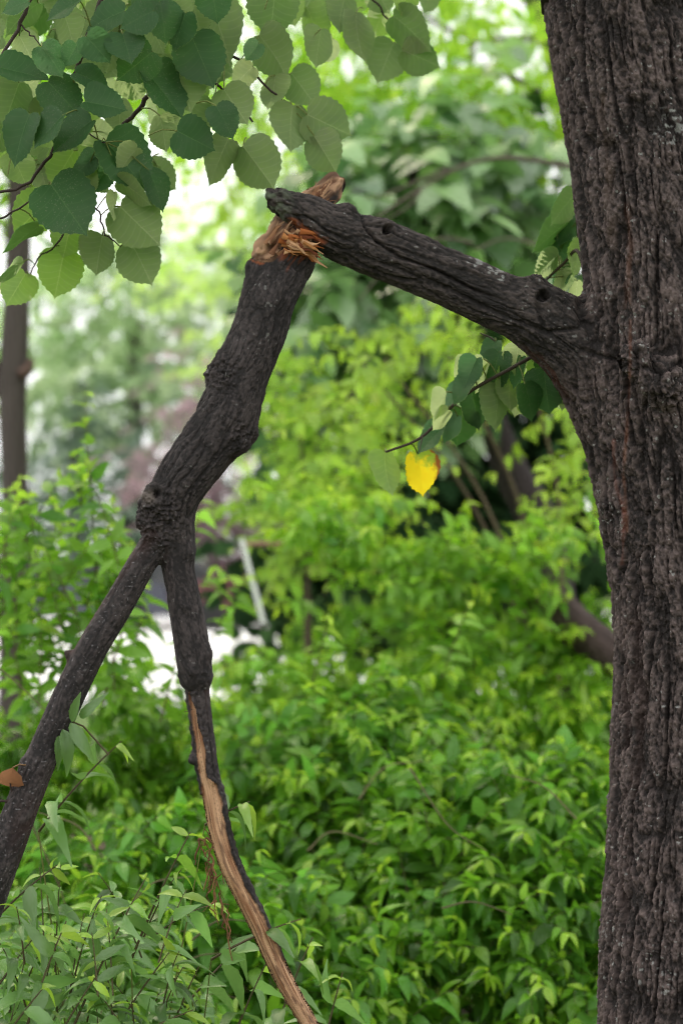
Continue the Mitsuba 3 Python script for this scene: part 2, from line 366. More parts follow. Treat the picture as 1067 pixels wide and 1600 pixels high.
g = np.clip((gl - .75 + 1.3 * (noise(v * 180, 15) - .5)) * 4, 0, 1)[:, None]; col = col * (1 - g) + np.array([0.24, 0.24, 0.23]) * g
rd = np.clip(1.2 - polyline_dist(v, [(455, 345), (480, 362), (505, 378)])[0] / 12 - 1.0 * (noise(v * [150, 150, 150], 18)), 0, 1)[:, None]; col = col * (1 - rd) + np.array([0.30, 0.08, 0.025]) * rd
LT = thing('linden_tree', 'tall dark linden trunk at the right edge with one snapped side branch', 'tree')
(br, bc), (tr, tc) = split(v, t, n, col, wb > 0.5)
add(LT + '__trunk', mikit.ply(tr, 'bark', smooth=True, color=tc), 'dark fissured trunk flecked with pale lichen')
add(LT + '__branch', mikit.ply(br, 'bark', smooth=True, color=bc), 'snapped side branch with a knot hole and a long crack')
low = tube(spline(TRUNK[30:, :3] + [0, 0, -.06], 30), spline(TRUNK[30:, 3:], 30)[:, 0] * .99, 24)
add(LT + '__upper_trunk', mikit.ply(low, 'bark', smooth=True, color=np.tile([[.045, .037, .036]], (len(low[0]), 1))))

# ------------------------------------------------------------------ the broken limb that hangs from the stub
LIMB = limb([(452, 402, .012, 43), (436, 425, .01, 46), (418, 470, 0, 44), (404, 520, 0, 43), (374, 590, 0, 46), (352, 655, 0, 49), (318, 705, 0, 46), (285, 750, 0, 43), (268, 790, .005, 39), (262, 825, .01, 34)], 34)
LEFT = limb([(258, 815, .005, 27), (243, 845, 0, 22), (222, 880, -.005, 23), (182, 950, -.01, 24), (146, 1010, -.015, 24.5), (111, 1080, -.02, 25), (80, 1150, -.02, 25), (46, 1230, -.025, 26), (12, 1320, -.03, 28), (-22, 1410, -.03, 30), (-70, 1560, -.03, 30), (-150, 1850, 0, 28)], 40)
RIGHTS = limb([(268, 800, .012, 34), (276, 845, .012, 30), (279, 890, .012, 26), (290, 950, .01, 27), (300, 1010, .008, 28), (306, 1058, .008, 27)], 20)
STRIP = limb([(304, 1040, .010, 19), (309, 1080, .010, 18.5), (317, 1150, .01, 18.5), (324, 1200, .012, 18), (334, 1250, .015, 18.5), (343, 1300, .018, 18.5), (358, 1350, .02, 18.5), (382, 1400, .025, 18), (406, 1450, .03, 17), (428, 1500, .035, 16.5), (453, 1550, .04, 16), (482, 1600, .05, 15), (530, 1690, .07, 14), (640, 1880, .12, 12)], 44)
KNOBS = [(338, 586, -.005, 18), (350, 560, -.02, 15), (336, 618, -.01, 10), (383, 676, 0, 22), (370, 690, -.01, 22), (243, 790, -.018, 27), (232, 815, -.016, 20), (246, 838, -.012, 18), (292, 862, 0, 14), (478, 390, .004, 17), (398, 434, 0, 14), (395, 415, .0, 13), (381, 492, 0, 7),
         (242, 768, -.030, 13), (105, 1022, -.018, 7), (160, 998, -.015, 6), (183, 952, -.02, 5), (186, 958, -.01, 6), (124, 1066, -.02, 5), (80, 1165, -.02, 8), (40, 1196, -.035, 11), (48, 1190, -.03, 9), (290, 948, -.018, 5), (327, 1022, 0, 7), (289, 1040, -.01, 6), (300, 1050, -.02, 5), (302, 1188, 0, 8), (335, 1222, -.012, 6)]
def limb_sdf(p):
    d = smin(chain_sdf(p, LIMB), chain_sdf(p, RIGHTS), 0.012)
    d = smin(d, chain_sdf(p, LEFT), 0.010)
    d = smin(d, chain_sdf(p, STRIP), 0.003)
    for px, py, dy, r in KNOBS: d = smin(d, np.linalg.norm(p - P(px, py, 3.0 + dy), axis=1) - r / 1000, 0.010)
    hol = np.linalg.norm((p - P(414, 388, 2.985)) * [1, .8, 1.2], axis=1) - .021        # the rotten hollow in the torn end
    return np.maximum(d, -hol)
pts = np.vstack([LIMB, LEFT, RIGHTS, STRIP])
v, t, n, free = body(limb_sdf, pts[:, :3].min(0) - .075, pts[:, :3].max(0) + .075, 0.0055, 2, 60)
chains = [LIMB, LEFT, RIGHTS, STRIP]; ds = np.stack([chain_sdf(v, c) for c in chains]); own = ds.argmin(0)
qs = np.stack([frame_along(v, c) for c in chains]); q = qs[own, np.arange(len(v))] + own[:, None] * 2.3
h1, f1, r1 = bark(q, 330, 75, 0.0027)
thin = np.isin(own, (1, 2, 3)); amp = np.where(thin, 0.40, 1.0)
x, y, d = project(v); front = n[:, 1] < 0.25
knob = np.clip(1.3 - np.hypot(x - 243, (y - 808) * .75) / 40, 0, 1) + np.clip(1.3 - np.hypot(x - 345, (y - 585)) / 32, 0, 1) + np.clip(1.2 - np.hypot(x - 380, (y - 685)) / 25, 0, 1)
hgt = h1 * amp + knob * (0.010 * (noise(v * 130, 5) - .5) + 0.008 * (noise(v * 260, 6) - .5))
g = np.clip(1.25 - np.hypot(x - 244, y - 771) / 6.5, 0, 1) * front; ring = np.exp(-((np.hypot(x - 242, y - 772) - 14) / 5) ** 2) * front
hgt = hgt - .022 * np.clip(1.6 * g, 0, 1) + .004 * ring
ledge = np.clip(1 - np.abs(y - (1056 + 6 * np.sin(x * .35) + 5 * (noise(v * 200, 4) - .5))) / 9, 0, 1) * (own == 2)
hgt = hgt + .004 * ledge * (noise(v * 150, 2) - .2)
# the stripped face of the right-hand fork: bark gone, smooth fibrous wood
edge_r = np.interp(y, [1070, 1082, 1110, 1150, 1200, 1216, 1228, 1250, 1300, 1350, 1400, 1450, 1500, 1550, 1600, 1900], [294, 298, 304, 316, 322, 325, 340, 346, 354, 367, 392, 420, 446, 476, 510, 720])
edge_l = np.interp(y, [1070, 1110, 1150, 1200, 1240, 1270, 1350, 1420, 1900], [294, 297, 303, 310, 316, 300, 300, 300, 300])
wig = 5 * (noise(v * [90, 90, 60], 14) - .5)
bare = (own == 3) & (y > 1074) & (x < edge_r + wig) & (x > edge_l + wig * .6) & (n[:, 1] < 0.45)
grain = noise(q * [420, 420, 14], 3) - .5
lip = (own == 3) & (y > 1070) & ~bare & (x < edge_r + 10) & (n[:, 1] < .45)
hgt = hgt + lip * .0030 * noise(v * [60, 60, 160], 9)
hgt = np.where(bare, -0.0036 + .0011 * grain + .0012 * (noise(q * [120, 120, 25], 4) - .5), hgt)
hgt = np.clip(hgt, -.016, .010)
v = v + n * (hgt * free)[:, None]
col = bark_colour(v, q, f1, r1, (0.0195, 0.0165, 0.0170), (0.072, 0.058, 0.058), (0.10, 0.03, 0.02), 0.25, 0.35, 80)
fk = (np.clip(noise(v * 330, 3) - .80, 0, 1) * 6 * np.isin(own, (1,)))[:, None]; col = col * (1 - fk) + np.array([.20, .19, .20]) * fk
g = np.clip(np.exp(-((np.hypot(x - 233, y - 777) - 2) / 9) ** 2) * (y < 792) * front, 0, 1)[:, None] * .8; col = col * (1 - g) + np.array([0.17, 0.14, 0.125]) * g
rim = np.clip(1.4 - np.abs(np.hypot((x - 410) * 1.0, (y - 388) * 1.25) - 27) / 5 - 1.6 * noise(v * 130, 9), 0, 1)[:, None] * ((x < 450) * (y > 380) * (y < 425))[:, None]; col = col * (1 - rim) + np.array([.25, .075, .03]) * rim
hol = (np.hypot(x - 414, y - 386) < 24) & (own == 0) & (y < 408)
hc = noise(q * [160, 160, 40], 4)[:, None]; col = np.where(hol[:, None], np.array([.07, .035, .02]) * (1 - hc) + np.array([.20, .11, .06]) * hc, col)
rd = np.clip(1.5 - polyline_dist(v, [(440, 405), (462, 398), (492, 396)])[0] / 16 - 2.2 * noise(q * [300, 300, 30], 33), 0, 1)[:, None]; col = col * (1 - rd) + np.array([.22, .06, .025]) * rd
wt = np.clip(0.5 + grain * 1.9 + .9 * (fbm(q * [60, 60, 9], 3, 2) - .5), 0, 1)[:, None]
wc = np.array([0.27, 0.125, 0.062]) * (1 - wt) + np.array([0.62, 0.385, 0.23]) * wt
ck = np.clip((1 - np.abs(2 * noise(q * [230, 230, 9], 17) - 1) - .86) * 9, 0, 1)[:, None] * .7; wc = wc * (1 - ck) + np.array([.12, .06, .035]) * ck
spot = (np.clip((noise(q * [260, 260, 70], 8) * .6 + noise(q * [90, 90, 30], 5) * .4 - .60) * 9, 0, 1) * np.clip((y - 1230) / 220, 0.12, .85))[:, None]; wc = wc * (1 - spot) + np.array([.16, .085, .05]) * spot
col = np.where(bare[:, None], wc, col)
BL = thing('broken_limb', 'broken dark limb hanging from the snapped branch and forking into two stems', 'branch')
(bw, bwc), rest = split(v, t, n, col, bare)
add(BL + '__bare_wood', mikit.ply(bw, 'wood', smooth=True, color=bwc), 'pale orange wood where the bark has been stripped away')
v, t = rest[0]; col = rest[1]
ds = np.stack([chain_sdf(v, c) for c in chains]); own = ds.argmin(0); x, y, _ = project(v)
for nm, m, lab in (('knot', lambda: np.hypot(x - 243, (y - 803) * .8) < 31, 'gnarled knot with a round eye where the limb forks'), ('left_fork', lambda: own == 1, 'long thin stem slanting down to the left'), ('right_fork', lambda: own >= 2, 'stem with its bark torn off below a ring'), (None, None, None)):
    if nm is None: add(BL + '__bark', mikit.ply((v, t), 'bark', smooth=True, color=col)); break
    (a, ac), ((v2, t2), c2) = split(v, t, None, col, largest(v, t, m()))
    x, y, _ = project(v2); own = np.stack([chain_sdf(v2, c) for c in chains]).argmin(0)
    add(BL + '__' + nm.replace('left_fork', 'stem').replace('right_fork', 'stem'), mikit.ply(a, 'bark', smooth=True, color=ac), lab); v, t, col = v2, t2, c2

# torn heartwood that stands up behind the stub
CORE = limb([(420, 398, .012, 24), (440, 382, .015, 30), (462, 350, .035, 33), (486, 322, .05, 29), (508, 302, .055, 22), (524, 289, .055, 16), (531, 283, .055, 10)], 22)
def core_sdf(p): return chain_sdf(p, CORE)
v, t, n, free = body(core_sdf, CORE[:, :3].min(0) - .05, CORE[:, :3].max(0) + .05, 0.004, 2)
q = frame_along(v, CORE); gr = noise(q * [260, 260, 16], 3) - .5; gr2 = noise(q * [110, 110, 14], 7) - .5; chip = noise(q * [75, 75, 22], 9) - .5
v = v + n * ((.004 * gr + .011 * gr2 + .012 * chip) * free)[:, None]
x, y, _ = project(v); s = (q[:, 2] / q[:, 2].max())[:, None]
w = np.clip(.5 + gr * 1.2 + gr2, 0, 1)[:, None]
col = np.array([.16, .075, .042]) * (1 - w) + np.array([.56, .34, .21]) * w
br_ = np.clip((noise(v * 55, 4)[:, None] - .55) * 5, 0, 1) * .75; col = col * (1 - br_) + np.array([.09, .045, .03]) * br_
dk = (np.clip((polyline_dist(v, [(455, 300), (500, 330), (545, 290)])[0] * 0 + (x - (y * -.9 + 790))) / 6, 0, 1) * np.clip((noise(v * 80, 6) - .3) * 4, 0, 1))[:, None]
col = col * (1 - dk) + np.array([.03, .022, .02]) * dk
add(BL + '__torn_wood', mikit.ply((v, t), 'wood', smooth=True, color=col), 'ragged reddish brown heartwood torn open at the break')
rng = np.random.default_rng(3)
def splinter(a, b, w, seed):
    r = np.random.default_rng(seed); ax = unit(b - a); s = unit(np.cross(ax, [0, 1, 0])); u = np.cross(ax, s)
    k = 5; ts = np.array([0, .35, .7, 1.0]); v = []
    for i, tt in enumerate(ts):
        c = a + (b - a) * tt + r.normal(0, .0018, 3); ww = w * (1 - .82 * tt) * (1 + .3 * r.normal())
        for j in range(k):
            an = 2 * np.pi * j / k + .4 * r.normal(); v.append(c + ww * (math.cos(an) * s * 1.5 + .6 * math.sin(an) * u))
    f = [(i * k + j, i * k + (j + 1) % k, (i + 1) * k + (j + 1) % k) for i in range(3) for j in range(k)] + [(i * k + j, (i + 1) * k + (j + 1) % k, (i + 1) * k + j) for i in range(3) for j in range(k)]
    f += [(3 * k, 3 * k + j, 3 * k + j + 1) for j in range(1, k - 1)]
    return np.array(v), np.array(f)
for i in range(96):
    if i < 44: ax_, ay, L, an, dd = rng.uniform(438, 474), rng.uniform(360, 394), rng.uniform(16, 44), rng.normal(-20, 11), rng.uniform(2.950, 2.968)
    elif i < 84: ax_, ay, L, an, dd = rng.uniform(405, 462), rng.uniform(378, 402), rng.uniform(20, 55), rng.normal(50, 9), rng.uniform(2.966, 2.99)
    else: ax_, ay, L, an, dd = rng.uniform(478, 522), rng.uniform(305, 326), rng.uniform(18, 36), rng.normal(52, 14), rng.uniform(3.005, 3.03)
    if i == 95: ax_, ay, L, an, dd = 532, 330, 15, 50, 3.0
    if ax_ < 432 and ay > 384 and i % 3: continue
    a = P(ax_, ay, dd); b = P(ax_ + L * math.cos(math.radians(an)), ay - L * math.sin(math.radians(an)), dd + (0 if i >= 44 else .008))
    m = splinter(a, b, rng.uniform(.0012, .0034), i)
    if i < 44 and i % 4 == 0: m = splinter(a, a + (b - a) * 1.5, rng.uniform(.0026, .0042), i)
    base = [(.38, .12, .035), (.50, .22, .08), (.20, .06, .028), (.52, .30, .16)][rng.integers(4)] if i < 44 else [(.42, .25, .15), (.30, .15, .08), (.22, .10, .055)][rng.integers(3)]
    add(BL + '__splinter', pply(m, 'fibre', np.tile([base], (len(m[0]), 1)) * rng.uniform(.75, 1.1)))
# fibres and shreds of bark below the stripped face, the dead side twig on the left-hand stem
for i in range(26):
    py = rng.uniform(1290, 1420); px = np.interp(py, [1290, 1370, 1420], [314, 334, 354]) + rng.uniform(-8, 3); n_ = 6
    p = np.array([[px, py]]) + np.cumsum(rng.normal(0, 4, (n_, 2)) + [rng.uniform(-1.5, 2.5), rng.uniform(3, 12)], 0)
    m = tube(P(p[:, 0], p[:, 1], 2.985 + rng.uniform(0, .02)), np.linspace(.0013, .0005, n_) * rng.uniform(.6, 1.6), 4)
    add(BL + '__shred', pply(m, 'fibre', np.tile([[.20, .10, .05]], (len(m[0]), 1)) * rng.uniform(.4, 1.3)))
for pts, r in (([(30, 1240), (14, 1252), (-2, 1252), (-30, 1262)], .0032), ([(30, 1242), (18, 1236), (20, 1215), (60, 1180)], .0018), ([(298, 1105), (291, 1098), (286, 1090)], .0008), ([(301, 1108), (294, 1112), (288, 1112)], .0008)):
    m = tube(P(*spline(pts, 8).T, 2.96), np.linspace(r, r * .5, 8), 6)
    add(BL + '__twig', pply(m, 'fibre', np.tile([[.05, .038, .034]], (len(m[0]), 1))))

# ------------------------------------------------------------------ leaves
def linden_leaf(seed, fold=.16, curl=.18):
    """heart-shaped toothed leaf, petiole at the origin, one unit long along +y, upper face +z: (v, f, uv); pleated along its side veins"""
    r = np.random.default_rng(seed); asym = r.uniform(-.06, .06); vs, uvs, fs = [], [], []
    half = np.array([(0, .0), (.10, -.055), (.24, -.075), (.385, -.01), (.48, .13), (.51, .30), (.495, .47), (.43, .63), (.315, .775), (.17, .885), (.06, .94), (0, 1.04)])
    N = 26; tt = np.linspace(0, 1, N); seg = np.concatenate([[0], np.cumsum(np.linalg.norm(np.diff(half, axis=0), axis=1))]); seg /= seg[-1]
    o = np.stack([np.interp(tt, seg, half[:, 0]), np.interp(tt, seg, half[:, 1])], 1)
    ym = np.interp(tt, [0, .30, .45, 1], [0, .02, .14, 1.0]); ym[0] = 0
    cols = [0, .35, .7, 1.0]; wave = r.uniform(0, 6.3, 3); droop = r.uniform(.4, 1.2) * curl
    for sgn in (1, -1):
        b0 = len(vs)
        for i in range(N):
            for c in cols:
                tooth = (.022 if i % 2 else -.012) * (c == 1.0) * (1 < i < N - 1)
                x = o[i, 0] * c * (1 + tooth * 2) * (1 + sgn * asym); y = ym[i] + (o[i, 1] - ym[i]) * c + tooth * .6
                z = fold * x * (1.0 - .5 * y) - droop * max(y, 0) ** 2 * .55 - .22 * curl * 2 * x * x + (.0018 if i % 2 else -.0018) * min(1, c * 2) * (c < 1) + .05 * math.sin(6 * y + wave[0]) * x * 2 + .05 * math.sin(4 * y + wave[1] + 2 * sgn) * x + .10 * math.sin(wave[2]) * sgn * x * y
                vs.append((sgn * x, y, z)); uvs.append((.5 + sgn * x, y))
        m = len(cols)
        for i in range(N - 1):
            for j in range(m - 1):
                a, b, c_, d = b0 + i * m + j, b0 + i * m + j + 1, b0 + (i + 1) * m + j + 1, b0 + (i + 1) * m + j
                for tri in ((a, b, c_), (a, c_, d)): fs.append(tri if sgn > 0 else tri[::-1])
    return np.array(vs), np.array(fs), np.array(uvs)

def small_leaf(seed, w=.40, rows=5, fold=.35, droop=.35, tooth=0.0, tip=1.0):
    """pointed oval leaf folded along its midrib"""
    r = np.random.default_rng(seed); vs, fs = [], []; fold *= r.uniform(.5, 1.3); droop *= r.uniform(.2, 1.6); side = r.uniform(-.12, .12)
    for i in range(rows + 1):
        u = i / rows; ww = w * .5 * (math.sin(math.pi * u ** .80) ** .85) * (1.08 - .25 * tip * u) if 0 < i < rows else .012
        if tooth and 0 < i < rows: ww *= 1 + (tooth if i % 2 else -tooth)
        z = -droop * u * u * .8; y = u * (1 - .25 * droop * u)
        for sx in (-1, 0, 1): vs.append((sx * ww + side * u * u, y, z + fold * ww * abs(sx)))
    for i in range(rows):
        for j in range(2):
            a = i * 3 + j; fs += [(a, a + 1, a + 4), (a, a + 4, a + 3)]
    return np.array(vs), np.array(fs)

def frames(axis, nrm):
    """rotation matrices whose columns are across, along the leaf, and its upper normal"""
    y = unit(axis); z = unit(nrm - (nrm * y).sum(-1, keepdims=True) * y); x = np.cross(y, z)
    return np.stack([x, y, z], -1)

def cloud_of_leaves(kinds, pick, pos, R, size, col):
    """one mesh of many leaves"""
    V, F, C, at = [], [], [], 0
    for k, (lv, lf) in enumerate(kinds):
        i = np.flatnonzero(pick == k)
        if not len(i): continue
        v = np.einsum('nij,kj->nki', R[i] * size[i][:, None, None], lv) + pos[i][:, None]
        V.append(v.reshape(-1, 3)); F.append((lf[None] + (np.arange(len(i)) * len(lv))[:, None, None]).reshape(-1, 3) + at); at += len(i) * len(lv)
        C.append(np.repeat(col[i], len(lv), 0))
    return np.vstack(V), np.vstack(F), np.vstack(C)

# hanging linden leaves, each placed by its stalk end, its tip and its width on the photograph
TOPS = [linden_leaf(i, (.08, .30, .16, .45, .22, .12, .36, .2, .1, .3)[i], (.15, .45, .25, .3, .6, .2, .1, .4, .3, .55)[i]) for i in range(10)]
TOP_PLY = {(k, b): mikit.ply(TOPS[k][:2], b, smooth=True, uv=TOPS[k][2]) for k in range(10) for b in ('linden_top', 'linden_top_fresh', 'linden_yellow')}
UNDER_PLY = [mikit.ply((v - [0, 0, .007], f[:, ::-1]), 'linden_under', smooth=True, uv=uv) for v, f, uv in TOPS]
def linden_at(holder, base, tip, w, kind, d, rng, roll=None):
    a, b = P(*base, d), P(*tip, d); L = np.linalg.norm(b - a); ax = (b - a) / L
    real = .94; depth = 0.0
    if w > real: depth = math.acos(real / w); L *= w / real; w = real
    view = unit(a - EYE); n0 = -view if kind in 'TY' else view
    if kind in 'TY': ax = unit(ax * math.cos(depth) - view * math.sin(depth) * .9)         # the tip of a leaf seen from above comes forward
    else: ax = unit(ax * math.cos(depth) + view * math.sin(depth) * .9)
    n0 = unit(n0 - (n0 @ ax) * ax); s = np.cross(ax, n0); th = math.acos(min(1, w / real))
    c = [n0 * math.cos(th) + s * math.sin(th) * k for k in (1, -1)]
    nn = max(c, key=lambda q: q[2] + .12 * rng.normal())
    M = np.eye(4); M[:3, :3] = frames(ax, nn) * L; M[:3, 3] = a
    k = 1 if kind == 'Y' else int(rng.integers(10)); mat = {'T': 'linden_top', 'U': 'linden_top', 'B': 'linden_top_fresh', 'F': 'linden_top_fresh', 'Y': 'linden_yellow'}[kind]
    key = numbered(holder + '__leaf')
    scene[key] = {**TOP_PLY[k, mat], 'to_world': T4(M)}
    if kind != 'Y': scene[key + '__underside'] = {**UNDER_PLY[k], 'to_world': T4(M)}
    return key, a

def twigs(holder, lines, name='twig', tone=(.045, .032, .027)):
    out = []
    for pts, d0, d1, r in lines:
        n = 4 * len(pts); q = spline(pts, n); p = P(q[:, 0], q[:, 1], np.linspace(d0, d1, n))
        p[1:-1] += np.random.default_rng(n).normal(0, .0012, (n - 2, 3))
        m = tube(p, np.linspace(r, r * .55, n), 6); add(holder + '__' + name, pply(m, 'stalk', np.tile([tone], (len(m[0]), 1)))); out.append(p)
    return np.vstack(out)

def petioles(holder, starts, twig, far=.11):
    """a thin green stalk from each leaf to the nearest point of its twigs"""
    ms, tr = [], cKDTree(twig)
    for a in starts:
        dd, i = tr.query(a); b = twig[i]
        if dd > far: b = a + (b - a) / dd * .045
        mid = (a + b) / 2 + [0, 0, .006]
        ms.append(tube(spline([a, mid, b], 5), .0011, 4))
    m = join(ms); add(holder + '__leaf_stalks', pply(m, 'stalk', np.tile([[.16, .20, .05]], (len(m[0]), 1))), kind='stuff')

rng = np.random.default_rng(21)
LB = thing('linden_bough', 'leafy linden bough with dark heart shaped leaves filling the top left corner', 'tree branch')
A = [((0,105),(78,120),.5,'T'),((65,72),(100,112),.85,'T'),((195,16),(132,40),.55,'T'),((240,16),(188,40),.8,'T'),((250,2),(264,64),.8,'T'),((192,52),(205,98),1.25,'T'),((238,80),(186,122),.95,'T'),((135,56),(172,96),.9,'T'),
     ((118,113),(172,132),.55,'T'),((75,127),(125,178),.85,'T'),((133,158),(198,168),.7,'T'),((228,110),(288,179),.6,'T'),((143,188),(81,234),.55,'T'),((46,178),(14,254),.6,'T'),((98,180),(51,228),.5,'T'),((165,220),(230,291),.78,'T'),
     ((80,288),(133,364),1.02,'T'),((232,265),(263,324),.5,'T'),((300,57),(334,133),.92,'T'),((338,165),(366,213),.85,'T'),((277,204),(331,232),1.05,'T'),((330,-24),(341,34),.9,'T'),((172,255),(141,300),.75,'T'),((405,67),(384,93),.9,'T'),((150,240),(112,275),.6,'T'),
     ((250,-20),(205,14),.9,'T'),((45,2),(0,10),.6,'T'),((125,0),(72,28),.45,'T'),((290,20),(270,75),.7,'T'),((120,70),(100,100),.9,'T'),
     ((268,84),(300,174),.9,'U'),((330,8),(369,98),.8,'U'),((430,-22),(424,42),1.2,'U'),((405,54),(460,116),.8,'U'),((502,44),(489,104),.75,'U'),((350,139),(386,192),.95,'U'),((335,164),(299,211),.65,'U'),((356,217),(324,288),.62,'U'),((380,228),(430,293),.88,'U'),
     ((430,117),(428,173),.75,'U'),((455,113),(492,162),.95,'U'),((457,164),(446,236),.75,'U'),((480,178),(545,209),.98,'U'),((491,212),(527,268),.88,'U'),
     ((188,322),(246,379),.98,'U'),((205,378),(240,444),.9,'U'),((160,367),(148,429),.85,'U'),((30,128),(4,197),.85,'U'),((85,157),(47,206),.8,'U'),((100,20),(122,77),.7,'U'),((60,4),(0,40),.5,'U'),((265,0),(300,42),.9,'U'),((185,282),(241,312),.55,'U'),
     ((230,32),(262,82),.8,'U'),((395,103),(360,136),.8,'U'),((135,268),(150,300),.8,'U'),((215,230),(180,268),.7,'U'),((250,180),(262,236),.8,'U'),((300,0),(318,60),.7,'U'),((178,300),(172,345),.4,'U'),
     ((76,314),(19,361),.85,'B'),((112,345),(100,396),1.05,'B'),((100,394),(87,457),1.05,'B'),((40,427),(11,476),.95,'B'),((115,235),(80,292),.9,'B'),((160,222),(130,262),1.0,'B'),((30,55),(55,95),.9,'B'),((110,60),(130,85),.9,'B'),((20,240),(40,290),.9,'B'),
     ((145,205),(190,225),.8,'B'),((20,150),(60,120),.9,'B'),((60,353),(2,392),.32,'U'),((36,408),(-6,440),.32,'U'),((20,85),(0,125),.8,'B'),((200,245),(165,280),.9,'B'),((110,300),(140,322),.7,'B')]
starts = []
for base, tip, w, kind in A:
    d = {'T': rng.uniform(2.86, 2.96), 'U': rng.uniform(2.93, 3.04), 'B': rng.uniform(3.02, 3.14), 'F': 3.1}[kind]
    if base[0] > 395: d += .12
    starts.append(linden_at(LB, base, tip, w, kind, d, rng)[1])
for i in range(95):                                            # leaves further back in the same bough
    px, py = rng.uniform(-60, 330), rng.uniform(-70, 270)
    if px > 250 and py > 150: continue
    if rng.uniform() < .45 * (py > 190) : continue
    an = rng.uniform(20, 160); L = rng.uniform(48, 80)
    d = rng.uniform(3.12, 3.5)
    starts.append(linden_at(LB, (px, py), (px + L * math.cos(math.radians(an)), py + L * math.sin(math.radians(an))), rng.uniform(.5, 1.0), 'UUB'[rng.integers(3)], d, rng)[1])
tw = twigs(LB, [([(172, -60), (158, 0), (143, 42), (122, 100), (113, 143), (104, 195), (76, 245), (40, 288), (-20, 302)], 2.95, 2.97, .0042), ([(60, -40), (30, 40), (-6, 100)], 2.98, 2.96, .0040), ([(300, -60), (312, 30), (322, 70), (372, 92), (412, 128), (450, 165)], 3.0, 3.08, .0030),
                ([(230, 150), (210, 178), (190, 198), (180, 235)], 3.0, 3.02, .0040), ([(142, 322), (155, 330), (165, 365), (188, 385)], 3.0, 3.0, .0016), ([(104, 353), (85, 385), (60, 402), (45, 432)], 3.03, 3.05, .0016), ([(30, 35), (50, 55), (66, 70)], 2.97, 2.95, .0016),
                ([(143, 45), (165, 52), (185, 50)], 2.94, 2.93, .0015), ([(113, 143), (128, 160), (136, 175)], 2.95, 2.94, .0014), ([(104, 195), (135, 208), (165, 222)], 2.96, 2.93, .0016), ([(220, -50), (262, 20), (330, 120), (350, 140), (395, 190)], 3.05, 3.1, .0030), ([(-10, 345), (20, 330), (50, 312), (76, 290)], 3.02, 2.96, .0018),
                ([(172, -60), (190, -160), (260, -420), (420, -800)], 2.95, 3.0, .012), ([(300, -60), (330, -200), (380, -500), (420, -800)], 3.0, 3.0, .008), ([(60, -40), (110, -160), (190, -260), (230, -340)], 2.98, 2.95, .006), ([(220, -50), (230, -160), (260, -420)], 3.05, 2.97, .006), ([(420, -800), (600, -1250), (860, -1700)], 3.0, 3.08, .022)])
petioles(LB, starts, tw)
B2 = thing('linden_bough', 'soft pale linden bough seen from below to the right of the darker one', 'tree branch')
B = [((615,66),(590,127),.95,'U'),((630,78),(688,101),.85,'U'),((615,24),(679,72),.75,'U'),((556,20),(553,98),.62,'U'),((600,15),(578,60),.8,'B'),((540,-10),(520,50),.8,'U'),((585,-25),(610,20),.9,'U'),((500,-30),(470,25),.95,'U'),((480,10),(505,70),.7,'B'),((640,-30),(625,25),.8,'B'),((560,-30),(545,20),1,'B'),((450,-10),(465,40),.8,'B'),((520,60),(500,95),.8,'B'),((680,-40),(660,20),.7,'U')]
starts = [linden_at(B2, b, t, w, k, rng.uniform(3.35, 3.6), rng)[1] for b, t, w, k in B]
tw = twigs(B2, [([(560, -90), (575, -20), (600, 20), (625, 70)], 3.45, 3.48, .0028), ([(560, -90), (540, -20), (505, 40)], 3.45, 3.5, .0024), ([(625, -60), (618, 20)], 3.45, 3.46, .002), ([(560, -90), (500, -300), (420, -800)], 3.45, 3.02, .008), ([(575, -60), (625, -60), (690, -50)], 3.45, 3.47, .003)])
petioles(B2, starts, tw)
# leafy shoots of the tree itself, behind the stub
sh = LT + '__shoot'
def shoot(label, lines, leaves, dlo, dhi):
    key = numbered(sh); n = []
    for pts, d0, d1, r in lines:
        m_ = 4 * len(pts); q = spline(pts, m_); n.append((P(q[:, 0], q[:, 1], np.linspace(d0, d1, m_)), np.linspace(r, r * .5, m_)))
    m = join([tube(p, r, 6) for p, r in n]); scene[key] = pply(m, 'stalk', np.tile([[.05, .04, .028]], (len(m[0]), 1))); labels[key] = {'label': label}
    st = []
    for b, t, w, k in leaves:
        kk, a = linden_at(key, b, t, w, k, rng.uniform(dlo, dhi), rng); st.append(a)
        if (kk + '__underside') in scene: scene[key + '__' + numbered_sub(key, 'leaf_underside')] = scene.pop(kk + '__underside')
        if k == 'Y': labels[kk] = {'label': 'withering bright yellow leaf at the end of the shoot'}
    tr = cKDTree(np.vstack([p for p, _ in n])); ms = []
    for a in st:
        dd, i = tr.query(a); b = np.vstack([p for p, _ in n])[i]; ms.append(tube(spline([a, (a + b) / 2 + [0, 0, .005], b], 5), .0012, 4))
    m = join(ms); scene[key + '__leaf_stalks'] = pply(m, 'stalk', np.tile([[.15, .19, .05]], (len(m[0]), 1))); labels[key + '__leaf_stalks'] = {'kind': 'stuff'}
def numbered_sub(key, nm): return numbered(key + '__' + nm)[len(key) + 2:]
